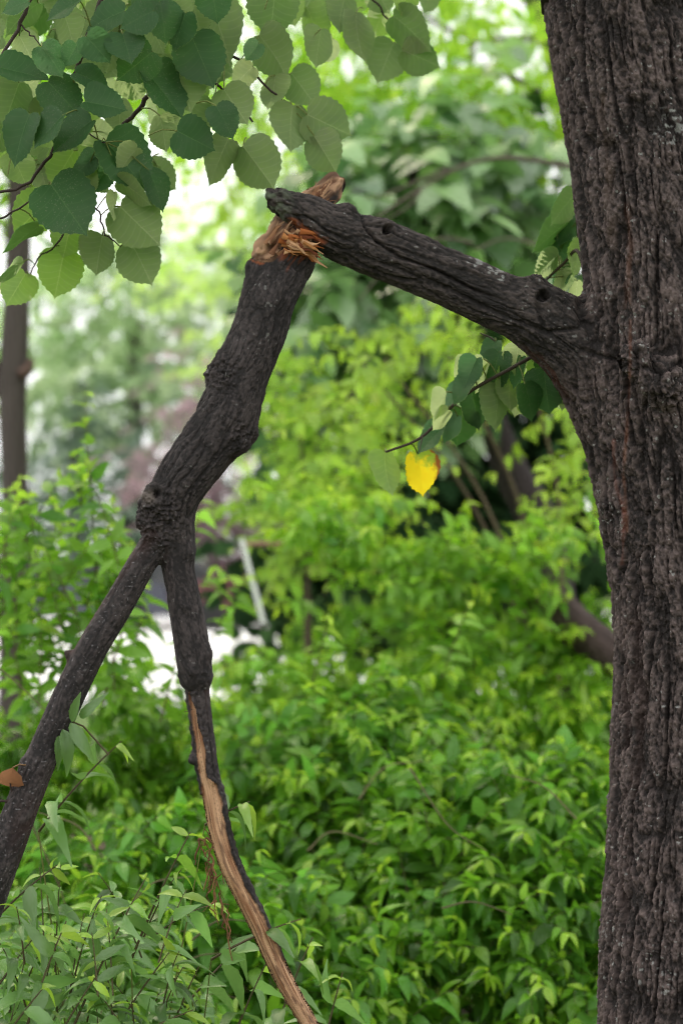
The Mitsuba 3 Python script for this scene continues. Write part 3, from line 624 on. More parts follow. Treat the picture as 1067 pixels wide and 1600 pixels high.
shoot('leafy shoot hanging below the stub with one yellow leaf at its end', [([(980, 560), (870, 545), (790, 580), (720, 622), (660, 682), (603, 706)], 3.05, 3.12, .004), ([(790, 580), (775, 535), (750, 520)], 3.13, 3.16, .002), ([(660, 682), (655, 705)], 3.1, 3.08, .0012)],
      [((652,708),(667,773),.74,'Y'),((601,706),(598,773),.62,'B'),((720,638),(715,697),.85,'T'),((735,608),(753,669),.75,'T'),((780,603),(770,673),.6,'U'),((815,597),(797,649),.85,'B'),((850,578),(856,646),.92,'T'),((718,602),(688,640),.45,'T'),((692,668),(650,707),.5,'T'),((697,612),(676,655),.5,'B'),
       ((775,533),(745,582),.5,'T'),((815,558),(797,604),.45,'T'),((770,575),(740,612),.5,'B'),((840,560),(828,606),.6,'U'),((870,575),(885,630),.7,'U'),((770,540),(760,585),.5,'T'),((790,590),(776,630),.6,'T'),((760,600),(742,640),.6,'B'),((700,640),(672,668),.6,'B'),((830,540),(812,580),.6,'T'),((745,560),(722,606),.7,'T'),((800,575),(785,640),.7,'B'),((862,560),(838,620),.8,'B'),((780,550),(762,612),.75,'T'),((810,540),(800,585),.8,'U'),((735,590),(705,628),.6,'T'),((715,650),(690,690),.5,'T'),((755,560),(735,590),.7,'U'),((850,545),(872,600),.8,'T'),((895,560),(893,640),.7,'U'),((820,600),(838,655),.6,'T'),((730,560),(712,600),.5,'B'),((885,590),(872,640),.6,'B')], 3.05, 3.2)
shoot('leafy shoot rising in the crotch between the stub and the trunk', [([(925, 500), (905, 395), (880, 412), (850, 440)], 3.2, 3.35, .004), ([(905, 395), (900, 330), (890, 290)], 3.3, 3.36, .003)],
      [((897,303),(858,348),.6,'U'),((890,343),(830,390),.55,'U'),((888,370),(846,437),.5,'T'),((893,413),(861,456),.5,'T'),((902,438),(893,484),.55,'B'),((905,318),(868,382),.6,'T'),((872,398),(830,428),.7,'U'),((908,378),(893,432),.5,'B'),((900,350),(880,410),.6,'U'),((880,420),(875,470),.5,'U'),((908,300),(890,350),.7,'B')], 3.28, 3.42)

# ------------------------------------------------------------------ shrubs
SEEN = []                                                     # (holder, bsdf, variant ply key, matrix, size, position) of every shrub leaf, to pick the ones that show largest
def arch(start, d0, L, sag, t):
    return start[:, None] + (L[:, None, None] * (d0[:, None] * t[None, :, None])) - np.array([0, 0, 1.0]) * (sag * L)[:, None, None] * (t ** 2)[None, :, None]

class Shrub:
    def __init__(self, name, label, cat='shrub', group=None, seed=0, bsdf='shrub_leaf', kinds=None, palette=None, size=.065, jitter=.42, gap=.034):
        self.key = thing(name, label, cat, group); self.rng = np.random.default_rng(seed); self.bsdf, self.size, self.jit, self.gap = bsdf, size, jitter, gap
        self.kinds = kinds; self.pal = np.array(palette); self.L = []; self.tw = []
    def sprays(self, start, d0, L, sag=.35, young=.25, twig=.0016, size=None, shade=1.0, flat=1.0):
        r = self.rng; start, d0, L = np.asarray(start, float), unit(d0), np.asarray(L, float); n = len(start)
        for i in range(n):
            k = max(3, int(L[i] / self.gap)); t = (np.arange(k) + .6 + r.uniform(-.2, .2, k)) / k
            p = arch(start[i:i+1], d0[i:i+1], L[i:i+1], sag, t)[0]; tang = unit(np.gradient(p, axis=0)) if k > 1 else d0[i:i+1]
            side = unit(np.cross(tang, [0, 0, 1.0]) + 1e-3); upn = np.cross(side, tang); rot = r.uniform(-.5, .5)
            for sg in (1, -1):
                m = r.uniform(size=k) < .93
                an = rot + (np.arange(k) % 2) * .9 * (1 if flat > .5 else 1.6) + r.normal(0, .25, k)
                sd = side * np.cos(an)[:, None] + upn * np.sin(an)[:, None]
                ax = unit(tang * r.uniform(.35, .8, (k, 1)) + sg * sd * .9 - np.array([0, 0, 1]) * r.uniform(.0, .65, (k, 1)) + r.normal(0, .15, (k, 3)))
                nn = upn * flat + np.array([0, 0, .9]) + np.array([0, -.25, 0]) + r.normal(0, self.jit, (k, 3))
                sz = (size or self.size) * (1.0 - .55 * np.clip((t - .55) / .45, 0, 1)) * r.uniform(.7, 1.25, k)
                age = np.clip((t - (1 - young)) / max(young, .01), 0, 1)
                c = self.colour(age, k) * shade
                self.L.append((p[m], frames(ax, nn)[m], sz[m], c[m]))
            self.tw.append(tube(arch(start[i:i+1], d0[i:i+1], L[i:i+1], sag, np.linspace(0, 1, 6))[0], np.linspace(twig, twig * .4, 6), 3, False))
    def colour(self, age, k):
        r = self.rng; a, b, c = self.pal; u = r.uniform(size=(k, 1)) ** .9
        col = a * (1 - u) + b * u
        return (col * (1 - age[:, None]) + c * age[:, None]) * r.uniform(.78, 1.2, (k, 1))
    def cane(self, pts, r0, tone=(.10, .075, .05), name='cane'):
        p = spline(pts, 14); m = tube(p, np.linspace(r0, r0 * .45, 14), 6); add(self.key + '__' + name, pply(m, 'stalk', np.tile([tone], (len(m[0]), 1)) * self.rng.uniform(.6, 1.3)))
    def done(self, parts=0, twig_tone=(.09, .075, .035)):
        p, R, s, c = (np.concatenate([x[i] for x in self.L]) for i in range(4)); k = self.rng.integers(len(self.kinds), size=len(p))
        pick = np.zeros(len(p), bool)
        if parts:
            x, y, d = project(p + R[:, :, 1] * s[:, None] * .5)
            vis = (x > 0) & (x < 1067) & (y > 0) & (y < 1600)
            cell = (np.clip(x, 0, 1066) // 14).astype(int) * 200 + (np.clip(y, 0, 1599) // 14).astype(int)
            front = np.full(20000, 99.0); np.minimum.at(front, cell[vis], d[vis])
            facing = np.abs((R[:, :, 2] * unit(p - EYE)).sum(1))
            score = np.where(vis & (d < front[cell] + .05) & (d < DEPTH[cell] + .1), s / d * np.sqrt(facing + .05), 0)
            DEPTH[:] = np.minimum(DEPTH, front)
            o = np.argsort(-score)[:parts]; pick[o[score[o] > 0]] = True
        # alike leaves share a few tinted meshes
        cl = np.array([.16, .28, .40, .52, .72, 1.0]); names = {}
        for i in np.flatnonzero(pick):
            tint = tuple(np.round(c[i] / max(c[i].max(), 1e-6) * 8) / 8 * cl[np.abs(cl - c[i].max() * 1.0).argmin()]); kk = (int(k[i]), tint)
            if kk not in names: names[kk] = pply(self.kinds[k[i]], self.bsdf, np.tile([tint], (len(self.kinds[k[i]][0]), 1)))
            M = np.eye(4); M[:3, :3] = R[i] * s[i]; M[:3, 3] = p[i]
            add(self.key + '__leaf', {**names[kk], 'to_world': T4(M)})
        q = ~pick; v, f, col = cloud_of_leaves(self.kinds, k[q], p[q], R[q], s[q], c[q])
        add(self.key + '__foliage', pply((v, f), self.bsdf, col), kind='stuff')
        if self.tw:
            m = join(self.tw); add(self.key + '__twigs', pply(m, 'stalk', np.tile([twig_tone], (len(m[0]), 1))), kind='stuff')
        TRIS.append((self.key, len(f), int(pick.sum())))
DEPTH = np.full(20000, 99.0); TRIS = []
OVAL = [small_leaf(i, .42, 5, .36, .62) for i in range(6)]
SAW = [small_leaf(20 + i, .31, 10, .60, 1.0, .06) for i in range(7)]
LOBE = [small_leaf(40 + i, .62, 5, .25, .45, .16) for i in range(4)]
BROAD = [small_leaf(60 + i, .80, 5, .22, .40) for i in range(4)]
PLAIN = [small_leaf(80 + i, .60, 2, .3, .3) for i in range(3)]
PRIVET = [(.075, .20, .020), (.22, .50, .032), (.44, .70, .05)]

def mound(sh, cx, cy, rx, ry, H, n, L=(.22, .42), low=.15, sag=.4, young=.25, back=False, size=None, tall=0, yb=1.0):
    """sprays that clothe a rounded bush, denser on its outside"""
    r = sh.rng; a = r.uniform(0, 2 * np.pi, n) if back else r.uniform(np.pi * .92, np.pi * 2.08, n)
    el = np.arcsin(r.uniform(low, 1, n)); rad = r.uniform(.72, 1.0, n) ** .8
    x, y, z = cx + rx * np.cos(a) * np.cos(el) * rad, cy + ry * np.sin(a) * np.cos(el) * rad, H * np.sin(el) ** .9 * rad
    z = np.maximum(z * (0.86 + .28 * noise(np.stack([x * 2.2, y * 2.2, x * 0], 1), 5)), .03)
    out = np.stack([np.cos(a) * np.cos(el) * 1.0, np.sin(a) * np.cos(el) * 1.0, .55 + .55 * np.sin(el)], 1) + r.normal(0, .42, (n, 3))
    ln = r.uniform(*L, n)
    p = np.stack([x, y, z], 1) - unit(out) * ln[:, None] * .6
    sh.sprays(p, out, ln, sag, young, size=size)
    for _ in range(max(6, n // 22)):
        b = np.array([cx + rx * .5 * r.normal(), cy + ry * .4 * r.normal(), -.02]); e = p[r.integers(n)]
        sh.cane([b, (b * [.6, .6, .4] + e * [.4, .4, .6]) + r.normal(0, .04, 3), e], r.uniform(.003, .007))

def W(px, d): return (px - 533.5) / FOC * d
# front left: a shrub with long grey-green toothed leaves, sprig by sprig
S = Shrub('shrub', 'shrub with long grey-green toothed leaves on arching sprigs in the bottom left corner', seed=1, bsdf='grey_leaf', kinds=SAW, palette=[(.12, .26, .060), (.20, .42, .080), (.42, .66, .06)], size=.078, gap=.040, jitter=.45)
SPR = [((100,1640),(150,1480),(172,1330),2.95),((205,1500),(245,1400),(320,1290),3.05),((320,1290),(350,1260),(362,1215),3.05),((30,1640),(75,1500),(120,1430),2.9),((150,1660),(220,1560),(300,1500),2.98),((-40,1600),(20,1500),(70,1450),2.92),((240,1680),(270,1560),(290,1490),3.0),((330,1500),(380,1440),(440,1375),3.05),((300,1560),(360,1480),(400,1430),3.1),
       ((60,1300),(110,1200),(150,1110),3.12),((-20,1450),(40,1400),(90,1330),3.1),((-30,1680),(0,1580),(10,1500),2.85),((180,1640),(200,1590),(260,1530),2.9),((420,1640),(470,1560),(560,1500),3.15),((350,1660),(400,1570),(420,1490),3.1),((500,1660),(540,1580),(560,1520),3.2),((60,1680),(110,1600),(190,1540),2.86)]
for a, b, c, d in SPR:
    q = P(*np.array([a, b, c]).T, d); L_ = np.linalg.norm(q[2] - q[0]); d0 = (q[1] - q[0]) * 2 - (q[2] - q[0]) * .5 + S.rng.normal(0, .02, 3)
    S.sprays(q[:1], d0[None], [L_ * 1.05], .12, .3, .0026, flat=.6)
    base = np.array([q[0][0] * .9 - .02, q[0][1] + .12, 0]); S.cane([base, (base + q[0]) / 2 + [0.05 * S.rng.normal(), .03, .05], q[0]], .0024, (.15, .16, .045))
for b, t_, sz in (((98, 1140), (120, 1208), .072), ((110, 1130), (142, 1190), .070), ((126, 1122), (150, 1092), .050), ((112, 1128), (124, 1085), .05), ((92, 1150), (96, 1195), .05)):
    a, e = P(*b, 2.96), P(*t_, 2.93); S.L.append((a[None], frames((e - a)[None], np.array([[.2, -.8, .5]]) + S.rng.normal(0, .2, (1, 3))), np.array([np.linalg.norm(e - a)]), np.array([[.14, .30, .07]])))
S.tw.append(tube(P([170, 130, 112, 95], [1180, 1135, 1128, 1146], 2.97), .0014, 4, False))
for _ in range(46):
    px, py, d = S.rng.uniform(-30, 330), S.rng.uniform(1450, 1700), S.rng.uniform(2.9, 3.25)
    if px > 250 and py < 1540: continue
    S.sprays(P(px, py, d)[None], np.array([[S.rng.normal(.15, .35), S.rng.normal(-.1, .3), 1]]), [S.rng.uniform(.12, .24)], .25, .3, .0018, size=.066, flat=.6)
mound(S, W(60, 3.3), 3.75, .45, .5, .86, 130, (.2, .36), .1, .4, .3)
S.done(260)
SHR = 'privet-like shrubs massed behind the broken limb'
def privet(label, seed, cx, cy, rx, ry, H, n, parts, pal=PRIVET, size=.077, kinds=OVAL, young=.15, **kw):
    s = Shrub('shrub', label, seed=seed, kinds=kinds, palette=pal, size=size)
    mound(s, cx, cy, rx, ry, H, n, size=size, young=young, **kw); return s
lst = [privet('glossy green shrub in the lower middle around the foot of the stripped stem', 2, W(330, 4.1), 4.35, .62, .62, .98, 380, 300),
       privet('wide dense green shrub filling the lower right up to the dark trunk', 3, W(760, 4.6), 4.85, .72, .75, 1.12, 460, 300),
       privet('dense green shrub right of the stripped stem in the centre of the mass', 4, W(540, 4.9), 5.3, .66, .7, 1.20, 420, 300, young=.35),
       privet('leafy shrub with tall upright shoots at the left edge behind the slanting stem', 5, W(50, 5.0), 5.5, .62, .5, 1.32, 300, 260, pal=[(.10, .25, .026), (.26, .53, .035), (.48, .74, .06)]),
       privet('bright yellow-green shrub below the leaning white post', 6, W(470, 6.0), 6.5, .62, .6, 1.36, 420, 220, pal=[(.14, .33, .028), (.36, .66, .045), (.56, .80, .07)], young=.4),
       privet('bright green shrub in front of the dark leaning log', 7, W(800, 6.0), 6.45, .75, .6, 1.45, 420, 220, pal=[(.13, .32, .026), (.32, .62, .04), (.56, .80, .06)], young=.4),
       privet('pale green shrub glimpsed behind the dark log, farthest of the mass', 14, W(740, 8.3), 8.8, 1.25, .6, 1.50, 300, 120, pal=[(.13, .32, .026), (.32, .62, .04), (.56, .80, .06)]),
       privet('low green shrub at the far left under the tall shoots', 8, W(120, 4.3), 4.6, .50, .5, .86, 130, 200)]
s5 = lst[3]; r = np.random.default_rng(5)
for bx, by, tx, ty, d in ((150,900,131,610,5.0),(128,800,120,700,5.0),(60,900,40,770,5.0),(90,950,95,790,5.1),(180,960,178,770,5.2),(10,900,5,790,4.9),(215,1000,232,905,5.2),(160,1100,225,890,4.6),(120,960,60,860,4.8),(180,1100,172,985,4.6),(250,1130,300,965,4.9),(140,1000,190,820,5.2)):
    a, b = P(bx, by, d), P(tx, ty, d); s5.sprays(a[None], (b - a + [0, 0, .05])[None], [np.linalg.norm(b - a) * 1.06], .06, .3, .003, flat=.4)
for _ in range(46):
    d = r.uniform(4.8, 5.3); a = P(r.uniform(-20, 200), r.uniform(860, 1120), d); s5.sprays(a[None], np.array([[r.normal(0, .25), r.normal(0, .2), 1]]), [r.uniform(.18, .34)], .15, .35, .0022, flat=.5)
s3 = lst[4]
for bx, by, tx, ty, d in ((300,860,320,760,5.6),(345,940,335,880,5.5),(330,1000,400,900,5.6),(360,960,345,900,5.6),(690,1060,740,940,5.4),(530,930,560,800,6),(480,1100,520,960,5.2)):
    a, b = P(bx, by, d), P(tx, ty, d); s3.sprays(a[None], (b - a + [0, 0, .05])[None], [np.linalg.norm(b - a) * 1.06], .06, .4, .003, flat=.4)
for sb, tws in ((lst[0], [([(250, 1560), (300, 1500), (350, 1490)], 3.75), ([(200, 1420), (240, 1380), (300, 1370)], 3.8), ([(300, 1470), (340, 1440), (390, 1440)], 3.7)]), (lst[1], [([(640, 1200), (700, 1290), (760, 1330)], 4.05), ([(900, 1280), (850, 1230), (790, 1210)], 4.1), ([(690, 1420), (740, 1410), (800, 1430)], 3.95)]),
                (lst[2], [([(560, 1250), (600, 1200), (660, 1190)], 4.55), ([(480, 1330), (520, 1300), (590, 1320)], 4.4)]), (lst[7], [([(0, 1045), (40, 1080), (90, 1130)], 4.0), ([(50, 1290), (90, 1380), (110, 1440)], 4.0), ([(150, 1330), (120, 1290), (60, 1270)], 3.95)])):
    for q, d in tws: sb.cane(P(*np.array(q).T, d), .0022, (.17, .14, .075), 'bare_twig')
r = np.random.default_rng(8)
for _ in range(120):
    d = r.uniform(5.9, 6.6); px = r.uniform(470, 950); py = r.uniform(805, 960)
    if (px > 820 and 880 < py < 940) or (590 < px < 860 and py < 875): continue
    a = P(px, py, d); s6 = lst[5]; s6.sprays(a[None], np.array([[r.normal(0, .5), r.normal(-.2, .3), r.uniform(.3, 1)]]), [r.uniform(.2, .4)], .4, .4, .002, flat=.7)
for s_, n_ in zip(lst, (300, 300, 300, 260, 220, 220, 120, 200)): s_.done(n_)

# ------------------------------------------------------------------ trees behind
def crown(key, clumps, leaf, kinds, pal, seed, bsdf='tree_leaf', name='crown', droop=.5, twigs_=True, up=1.0):
    """a crown as leafy twigs in clumps: (centre, radii, number of twigs)"""
    r = np.random.default_rng(seed); ps, Rs, ss, cs, tw_ = [], [], [], [], []
    pal = np.array(pal)
    for c, rad, n in clumps:
        tone = r.uniform(.75, 1.25)
        u = unit(r.normal(size=(n, 3))); q = np.asarray(c) + u * np.asarray(rad) * (r.uniform(.25, 1, (n, 1)) ** .6)
        for k in range(n):
            m = 7; d0 = unit(u[k] * [1, 1, .4] + r.normal(0, .5, 3)); t = np.linspace(.15, 1, m); L_ = leaf * r.uniform(2.2, 3.6)
            p = q[k] + d0 * (L_ * t)[:, None] - [0, 0, 1] * (.35 * L_ * t ** 2)[:, None]
            sg = np.where(np.arange(m) % 2, 1, -1)[:, None]; sd = unit(np.cross(d0, [0, 0, 1]))
            ax = d0 * .6 + sg * sd * .9 - np.array([0, 0, 1]) * r.uniform(0, 2 * droop, (m, 1)) + r.normal(0, .2, (m, 3))
            ps.append(p); Rs.append(frames(ax, np.array([0, -.15, up]) + r.normal(0, .35, (m, 3)))); ss.append(leaf * r.uniform(.6, 1.2, m))
            w = r.uniform(size=(m, 1)); cs.append((pal[0] * (1 - w) + pal[1] * w) * tone * r.uniform(.85, 1.15, (m, 1)))
            if twigs_ and k % 3 == 0: tw_.append(tube(np.array([q[k], q[k] + d0 * L_ * .5, p[-1]]), leaf * .02, 3, False))
    p, R, s_, c = (np.concatenate(x) for x in (ps, Rs, ss, cs)); k = r.integers(len(kinds), size=len(p))
    v, f, col = cloud_of_leaves(kinds, k, p, R, s_, c); add(key + '__' + name, pply((v, f), bsdf, col), kind='stuff')
    if tw_: m = join(tw_); add(key + '__twigs', pply(m, 'stalk', np.tile([[.06, .05, .04]], (len(m[0]), 1))), kind='stuff')
    TRIS.append((key, len(f), len(p)))

def stem(key, pts, radii, tone=(.06, .05, .048), name='trunk', n=24, sides=14):
    p = spline(np.asarray(pts, float), n); m = tube(p, spline(np.asarray(radii, float)[:, None], n)[:, 0], sides); v, f = m
    nn = normals(v, f); v = v + nn * (.10 * np.mean(radii) * (fbm(v * [14, 14, 3] / max(np.mean(radii) * 8, .05), 3, 2) - .5))[:, None]
    c = np.array(tone) * (0.65 + .7 * fbm(v * [40, 40, 9], 3, 3))[:, None]; return add(key + '__' + name, mikit.ply((v, f), 'bark', smooth=True, color=c))

def cl(px, py, d, w, h, n, th=None): return (P(px, py, d), np.array([w * d / FOC, th or w * d / FOC * .8, h * d / FOC]), n)
# overhead: this linden's own crown, above the frame
r = np.random.default_rng(9); cc = []
for _ in range(24):
    x, y = r.uniform(-2.2, 3.2), r.uniform(-1.2, 3.3); z = max(2.75 + .32 * max(y, 0), 2.9) + r.uniform(.3, 2.6)
    cc.append((np.array([x, y, z]), np.array([.75, .75, .45]), 26))
crown(LT, cc, .105, PLAIN, [(.10, .22, .06), (.16, .32, .08)], 9, twigs_=False)
for a, b in (((.42, 3.1, 3.4), (-1.6, 1.2, 4.4)), ((.40, 3.1, 3.9), (2.2, 1.0, 4.8)), ((.36, 3.1, 4.4), (-.6, 3.6, 5.2)), ((.36, 3.1, 4.9), (1.0, -.6, 5.6))):
    a, b = np.array(a), np.array(b); stem(LT, [a, a * .6 + b * .4 + [0, 0, .25], b], [.06, .04, .015], name='limb')

T = thing('young_tree', 'slender grey-brown young trunk with a side stub at the left edge', 'tree')
stem(T, P([18, 20, 24, 20, 22, 27, 30, 36, 60], [1500, 1000, 800, 640, 560, 450, 330, 100, -500], 9.0), [.066, .062, .060, .064, .066, .058, .055, .05, .03], (.085, .070, .062))
stem(T, P([30, 42, 50], [585, 578, 560], 8.95), [.030, .028, .012], (.12, .075, .06), 'stub', 8, 8)
stem(T, P([14, -4, -40], [620, 590, 500], 9.0), [.045, .040, .03], (.085, .07, .062), 'limb', 10, 10)
crown(T, [cl(40, 120, 9, 150, 160, 90), cl(-40, 260, 9.3, 90, 110, 50), cl(150, 60, 9.4, 120, 140, 70), cl(70, -150, 9, 220, 140, 80), cl(250, 40, 9.8, 110, 120, 60)], .10, PLAIN, [(.30, .54, .035), (.46, .74, .06)], 31)

T = thing('broadleaf_tree', 'tree with large glossy dark leaves and arching bare twigs behind the stub', 'tree')
stem(T, P([890, 850, 800, 770, 700, 640], [1150, 850, 740, 660, 480, 250], 9.0), [.12, .10, .085, .07, .05, .03], (.040, .030, .030))
for pts, rr in (([(905, 262), (800, 246), (730, 256), (660, 292), (588, 340)], .011), ([(740, 380), (690, 372), (620, 400), (560, 470)], .006), ([(880, 400), (800, 372), (740, 390)], .007), ([(660, 292), (640, 320), (600, 345)], .006), ([(700, 262), (610, 300), (570, 310)], .006)):
    q = P(*np.array(pts).T, 7.6); stem(T, q, np.linspace(rr, rr * .5, len(q)), (.13, .10, .085), 'branch', 14, 8)
crown(T, [cl(620, 300, 9.0, 90, 90, 26), cl(730, 330, 9.0, 110, 90, 34), cl(800, 260, 9.3, 80, 90, 20), cl(540, 490, 8.8, 80, 75, 26), cl(640, 420, 9.0, 90, 70, 22), cl(760, 420, 9.2, 90, 70, 18), cl(590, 570, 9.2, 80, 80, 16), cl(690, 210, 9.6, 100, 60, 16)],
      .19, BROAD, [(.08, .18, .065), (.32, .54, .17)], 41, 'big_leaf', up=1.0)
T = thing('dense_tree', 'dense dark green tree closing off the middle behind the pale drooping shrub', 'tree')
stem(T, P([700, 700, 690], [1250, 800, 500], 12), [.16, .14, .10], (.03, .026, .026))
crown(T, [cl(710, 770, 11.5, 150, 130, 120), cl(690, 440, 11.5, 150, 150, 110), cl(800, 600, 11.5, 140, 160, 100), cl(560, 560, 11.5, 90, 110, 50), cl(730, 290, 12, 120, 90, 50), cl(880, 800, 11, 110, 130, 80), cl(700, 900, 10.5, 220, 90, 110), cl(520, 880, 10.5, 100, 80, 40)], .17, BROAD, [(.028, .065, .028), (.055, .12, .042)], 43)
T = thing('leafy_tree', 'airy tree with small yellow-green leaves across the top right', 'tree')
stem(T, P([1150, 1000, 860, 815, 760], [1400, 500, 60, -40, -200], 12.5), [.20, .15, .085, .07, .05], (.07, .06, .055))
for pts, rr in (([(890, 185), (855, 152), (800, 120), (740, 112)], .030), ([(860, 60), (790, 60), (735, 70), (690, 130)], .02), ([(740, 60), (690, 40), (615, -5)], .022), ([(740, 70), (737, 130), (742, 200)], .012)):
    q = P(*np.array(pts).T, 12.0); stem(T, q, np.linspace(rr, rr * .4, len(q)), (.10, .085, .08), 'branch', 12, 8)
crown(T, [cl(650, 60, 12.5, 110, 90, 70), cl(770, 110, 12, 110, 110, 90), cl(840, 240, 12, 70, 100, 60), cl(700, 200, 12, 110, 50, 50), cl(560, 120, 13, 90, 110, 60), cl(780, -120, 12.5, 200, 110, 60), cl(560, -100, 13, 160, 110, 50), cl(450, 170, 13.5, 70, 130, 50), cl(420, 20, 13.5, 120, 110, 70), cl(600, 200, 12.5, 120, 70, 80)], .13, OVAL, [(.32, .55, .055), (.54, .78, .09)], 45)
T = Shrub('sapling', 'pale yellow-green sapling with drooping pointed leaves in front of the dark tree', 'tree', seed=12, kinds=LOBE + OVAL, palette=[(.30, .50, .045), (.45, .68, .06), (.58, .78, .09)], size=.075, gap=.05)
r = np.random.default_rng(12)
for _ in range(150):
    d = r.uniform(6.4, 7.6); px, py = r.uniform(545, 945), r.uniform(470, 830)
    if py < 470 + .3 * (700 - px) : continue
    if 600 < px < 880 and 640 < py < 880 and r.uniform() < .94: continue
    a = P(px, py, d); T.sprays(a[None], np.array([[r.normal(-.2, .7), r.normal(-.3, .4), r.normal(.2, .3)]]), [r.uniform(.18, .40)], .55, .3, .0018)
for x0, x1 in ((820, 600), (860, 700), (900, 820), (840, 560)):
    T.cane([P(870, 1150, 7.2), P((870 + x1) / 2 + 30, 800, 7.1), P(x1, 560, 7.0)], .012, (.12, .09, .06))
T.done(120)
T = Shrub('bush', 'light green small-leaved bush right of the hanging limb', 'bush', seed=13, kinds=LOBE, palette=[(.32, .56, .06), (.48, .74, .09), (.60, .82, .12)], size=.08, gap=.05)
for _ in range(150):
    px, py = r.normal(460, 75), r.uniform(590, 900); d = r.uniform(7.6, 8.6)
    if px < 372 + abs(py - 760) * .2 or (py > 835 and px < 470): continue
    a = P(px, py, d); T.sprays(a[None], np.array([[r.normal(-.2, .6), r.normal(-.4, .4), r.normal(.4, .4)]]), [r.uniform(.2, .45)], .5, .3, .002)
for x1 in (420, 470, 520): T.cane([P(480, 1150, 8.2), P(480, 900, 8.2), P(x1, 660, 8.1)], .012)
T.done(60)
T = thing('log', 'thick dark log leaning among the shrubs near the trunk', 'log')
q = spline(np.column_stack([P([836, 852, 880, 925, 985, 1080], [934, 944, 962, 1000, 1045, 1120], [6.45, 6.4, 6.35, 6.3, 6.25, 6.2]), [.035, .055, .068, .066, .06, .06]]), 26)
v, f = surface_nets(lambda p: chain_sdf(p, q) + .030 * (fbm(p * [16, 16, 9], 3, 4) - .5), q[:, :3].min(0) - .12, q[:, :3].max(0) + .12, .016)
v, f = trimesh.remesh.subdivide(v, f); n_ = normals(v, f); v = v + n_ * (.012 * (fbm(v * 55, 3, 6) - .5))[:, None]
add(T + '__wood', mikit.ply((v, f), 'bark', smooth=True, color=np.array([.060, .040, .036]) * (.3 + 1.3 * fbm(v * 30, 3, 3))[:, None]))

# far trees beyond the road
T = thing('far_tree', 'pale green tree blurred in the distance above the road', 'tree')
stem(T, P([200, 205, 215], [960, 800, 500], 52), [.35, .3, .2], (.08, .07, .065))
crown(T, [cl(90, 500, 52, 120, 110, 70), cl(220, 470, 52, 130, 90, 90), cl(330, 520, 54, 100, 90, 60), cl(150, 420, 54, 120, 60, 40), cl(290, 420, 56, 90, 60, 30), cl(60, 620, 52, 100, 80, 50), cl(200, 580, 50, 150, 80, 80)], .55, PLAIN, [(.42, .60, .30), (.60, .74, .44)], 51, twigs_=False)
T = thing('far_tree', 'grey-green dark tree in the distance below the pale one', 'tree')
stem(T, P([120, 120, 125], [970, 800, 600], 50), [.3, .28, .2], (.05, .045, .045))
crown(T, [cl(90, 720, 50, 110, 110, 80), cl(220, 700, 50, 120, 100, 90), cl(170, 800, 50, 160, 90, 90), cl(320, 800, 50, 90, 100, 50), cl(300, 620, 52, 90, 70, 40), cl(20, 820, 50, 90, 90, 40)], .45, PLAIN, [(.24, .34, .26), (.36, .46, .36)], 52, twigs_=False)
T = thing('plum_tree', 'dull purple-leaved plum tree far off behind the hanging limb', 'tree')
stem(T, P([338, 334, 336], [1000, 900, 760], 42), [.20, .17, .10], (.09, .07, .075))
crown(T, [cl(340, 790, 42, 80, 90, 70), cl(290, 690, 42, 70, 80, 40), cl(380, 820, 42, 60, 80, 40), cl(360, 660, 43, 60, 70, 26), cl(320, 590, 43, 50, 60, 16)], .38, PLAIN, [(.30, .22, .24), (.42, .32, .34)], 53, twigs_=False)
T = thing('far_tree', 'bright green tree far off just above the hanging limb', 'tree')
stem(T, P([520, 500, 470], [950, 700, 400], 30), [.25, .2, .12], (.07, .06, .055))
crown(T, [cl(470, 340, 30, 110, 110, 70), cl(440, 480, 30, 90, 90, 50), cl(540, 200, 31, 110, 110, 60), cl(400, 620, 32, 70, 90, 30), cl(560, 420, 30, 110, 130, 60), cl(350, 440, 32, 60, 60, 16), cl(300, 330, 32, 60, 60, 12), cl(260, 400, 33, 60, 50, 14), cl(330, 250, 32, 50, 60, 10), cl(420, 250, 31, 60, 70, 18)], .30, PLAIN, [(.42, .64, .14), (.62, .82, .24)], 54, twigs_=False)

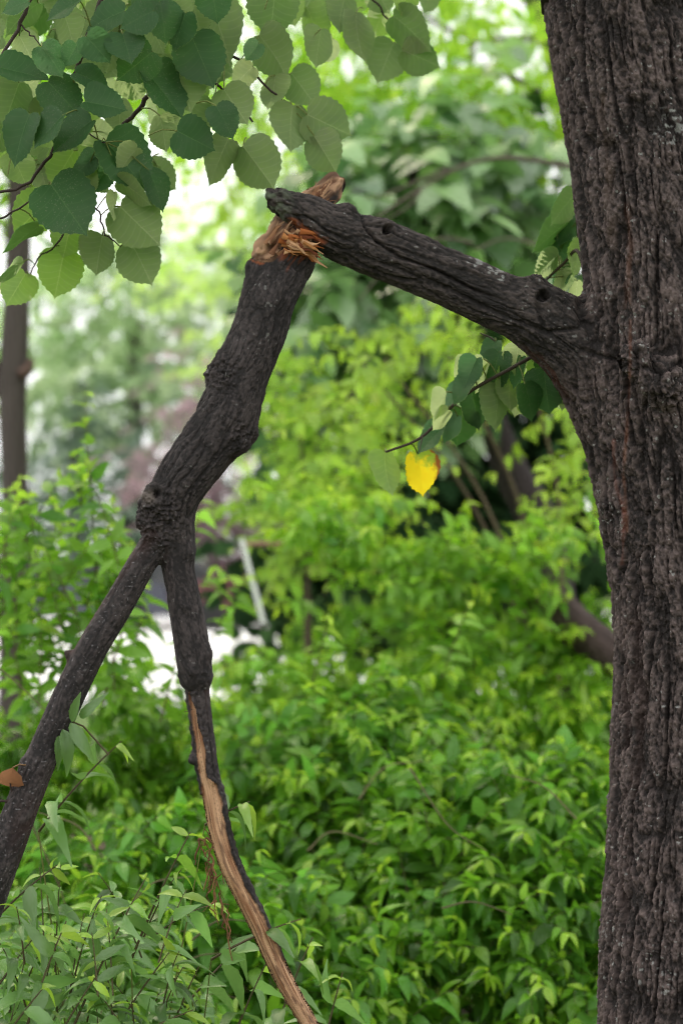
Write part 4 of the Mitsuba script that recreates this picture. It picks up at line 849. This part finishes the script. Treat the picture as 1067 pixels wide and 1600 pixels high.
# ------------------------------------------------------------------ the leaning white post, parked cars
def solid(c, r=.5): return {'type': 'principled', 'base_color': {'type': 'rgb', 'value': list(c)}, 'roughness': r}
scene['white_paint'] = solid((.80, .80, .80), .45); scene['rust_bar'] = solid((.30, .17, .12), .6); scene['rubber'] = solid((.02, .02, .02), .8); scene['dark_glass'] = solid((.03, .035, .04), .1)
F_ = thing('post_frame', 'leaning white metal post with a brown crossbar among the shrubs', 'frame')
add(F_ + '__post', mikit.ply(tube(P([377, 412], [842, 975], 7.2), .0115, 10), 'white_paint', smooth=30))
add(F_ + '__crossbar', mikit.ply(tube(P([374, 440], [851, 849], 7.3), .010, 10), 'rust_bar', smooth=30))
import shapely.geometry as sg
def car(label, px, d, paint, flip=1):
    key = thing('parked_car', label, 'car', 'cars parked beyond the road'); x0 = W(px, d); pk = key + '_paint'; scene[pk] = {'type': 'principled', 'base_color': {'type': 'rgb', 'value': list(paint)}, 'roughness': .3, 'clearcoat': .8}
    prof = [(-2.1, .35), (-2.15, .75), (-1.95, .95), (-1.5, 1.0), (-.85, 1.42), (.65, 1.45), (1.25, 1.02), (2.0, .92), (2.15, .65), (2.1, .32)]
    def ext(poly, y0, y1):
        m = trimesh.creation.extrude_polygon(sg.Polygon(poly).buffer(.04).buffer(-.04), y1 - y0, engine='earcut'); v = np.array(m.vertices); v = np.stack([v[:, 0] * flip, v[:, 2] + y0, v[:, 1]], 1)
        v[:, 1] *= np.where(v[:, 2] > 1.0, .86, 1.0); return v + [x0, d, 0], (np.array(m.faces) if flip < 0 else np.array(m.faces)[:, ::-1])
    add(key + '__body', mikit.ply(ext(prof, -.85, .85), pk, smooth=30))
    for q in ([(-1.30, 1.03), (-.78, 1.36), (-.15, 1.38), (-.15, 1.03)], [(-.05, 1.03), (-.05, 1.38), (.58, 1.38), (1.05, 1.03)]):
        add(key + '__window', mikit.ply(ext(q, -.90, -.80), 'dark_glass', smooth=30)); 
    for wx in (-1.3, 1.35):
        for y0 in (-.88, .68):
            m = trimesh.creation.cylinder(.32, .2, sections=20); v = np.array(m.vertices)[:, [0, 2, 1]] + [x0 + wx * flip, d + y0 + .1, .32]
            add(key + '__wheel', mikit.ply((v, np.array(m.faces)[:, ::-1]), 'rubber', smooth=30))
car('dark blue car glimpsed through the leaves at the far left', 110, 40.0, (.03, .035, .06)); car('dark grey car half hidden between the two hanging stems', 245, 40.5, (.05, .05, .055), -1); car('dark red car glimpsed beyond the leaning white post', 432, 40.0, (.10, .012, .02))

r = np.random.default_rng(77); lv, lf = small_leaf(7, .75, 8, .9, .9, .08); D = thing('dead_leaf', 'curled orange brown dead leaf caught on a twig at the left edge', 'leaf')
M = np.eye(4); M[:3, :3] = frames(unit(P(2, 1250, 2.95) - P(18, 1200, 2.95))[None], np.array([[.3, -.8, .2]]))[0] * .06; M[:3, 3] = P(20, 1200, 2.945)
col = np.array([[.42, .17, .05]]) * (.6 + .8 * fbm(lv * 6, 3, 2)[:, None]); add(D + '__blade', {**pply((lv, lf), 'shrub_leaf', np.tile([[.25, .125, .065]], (len(lv), 1))), 'to_world': T4(M)})
add(D + '__stalk', pply(tube(P([20, 30, 42], [1200, 1195, 1196], [2.945, 2.945, 2.955]), .0012, 4), 'stalk', np.tile([[.2, .12, .06]], (14, 1))))
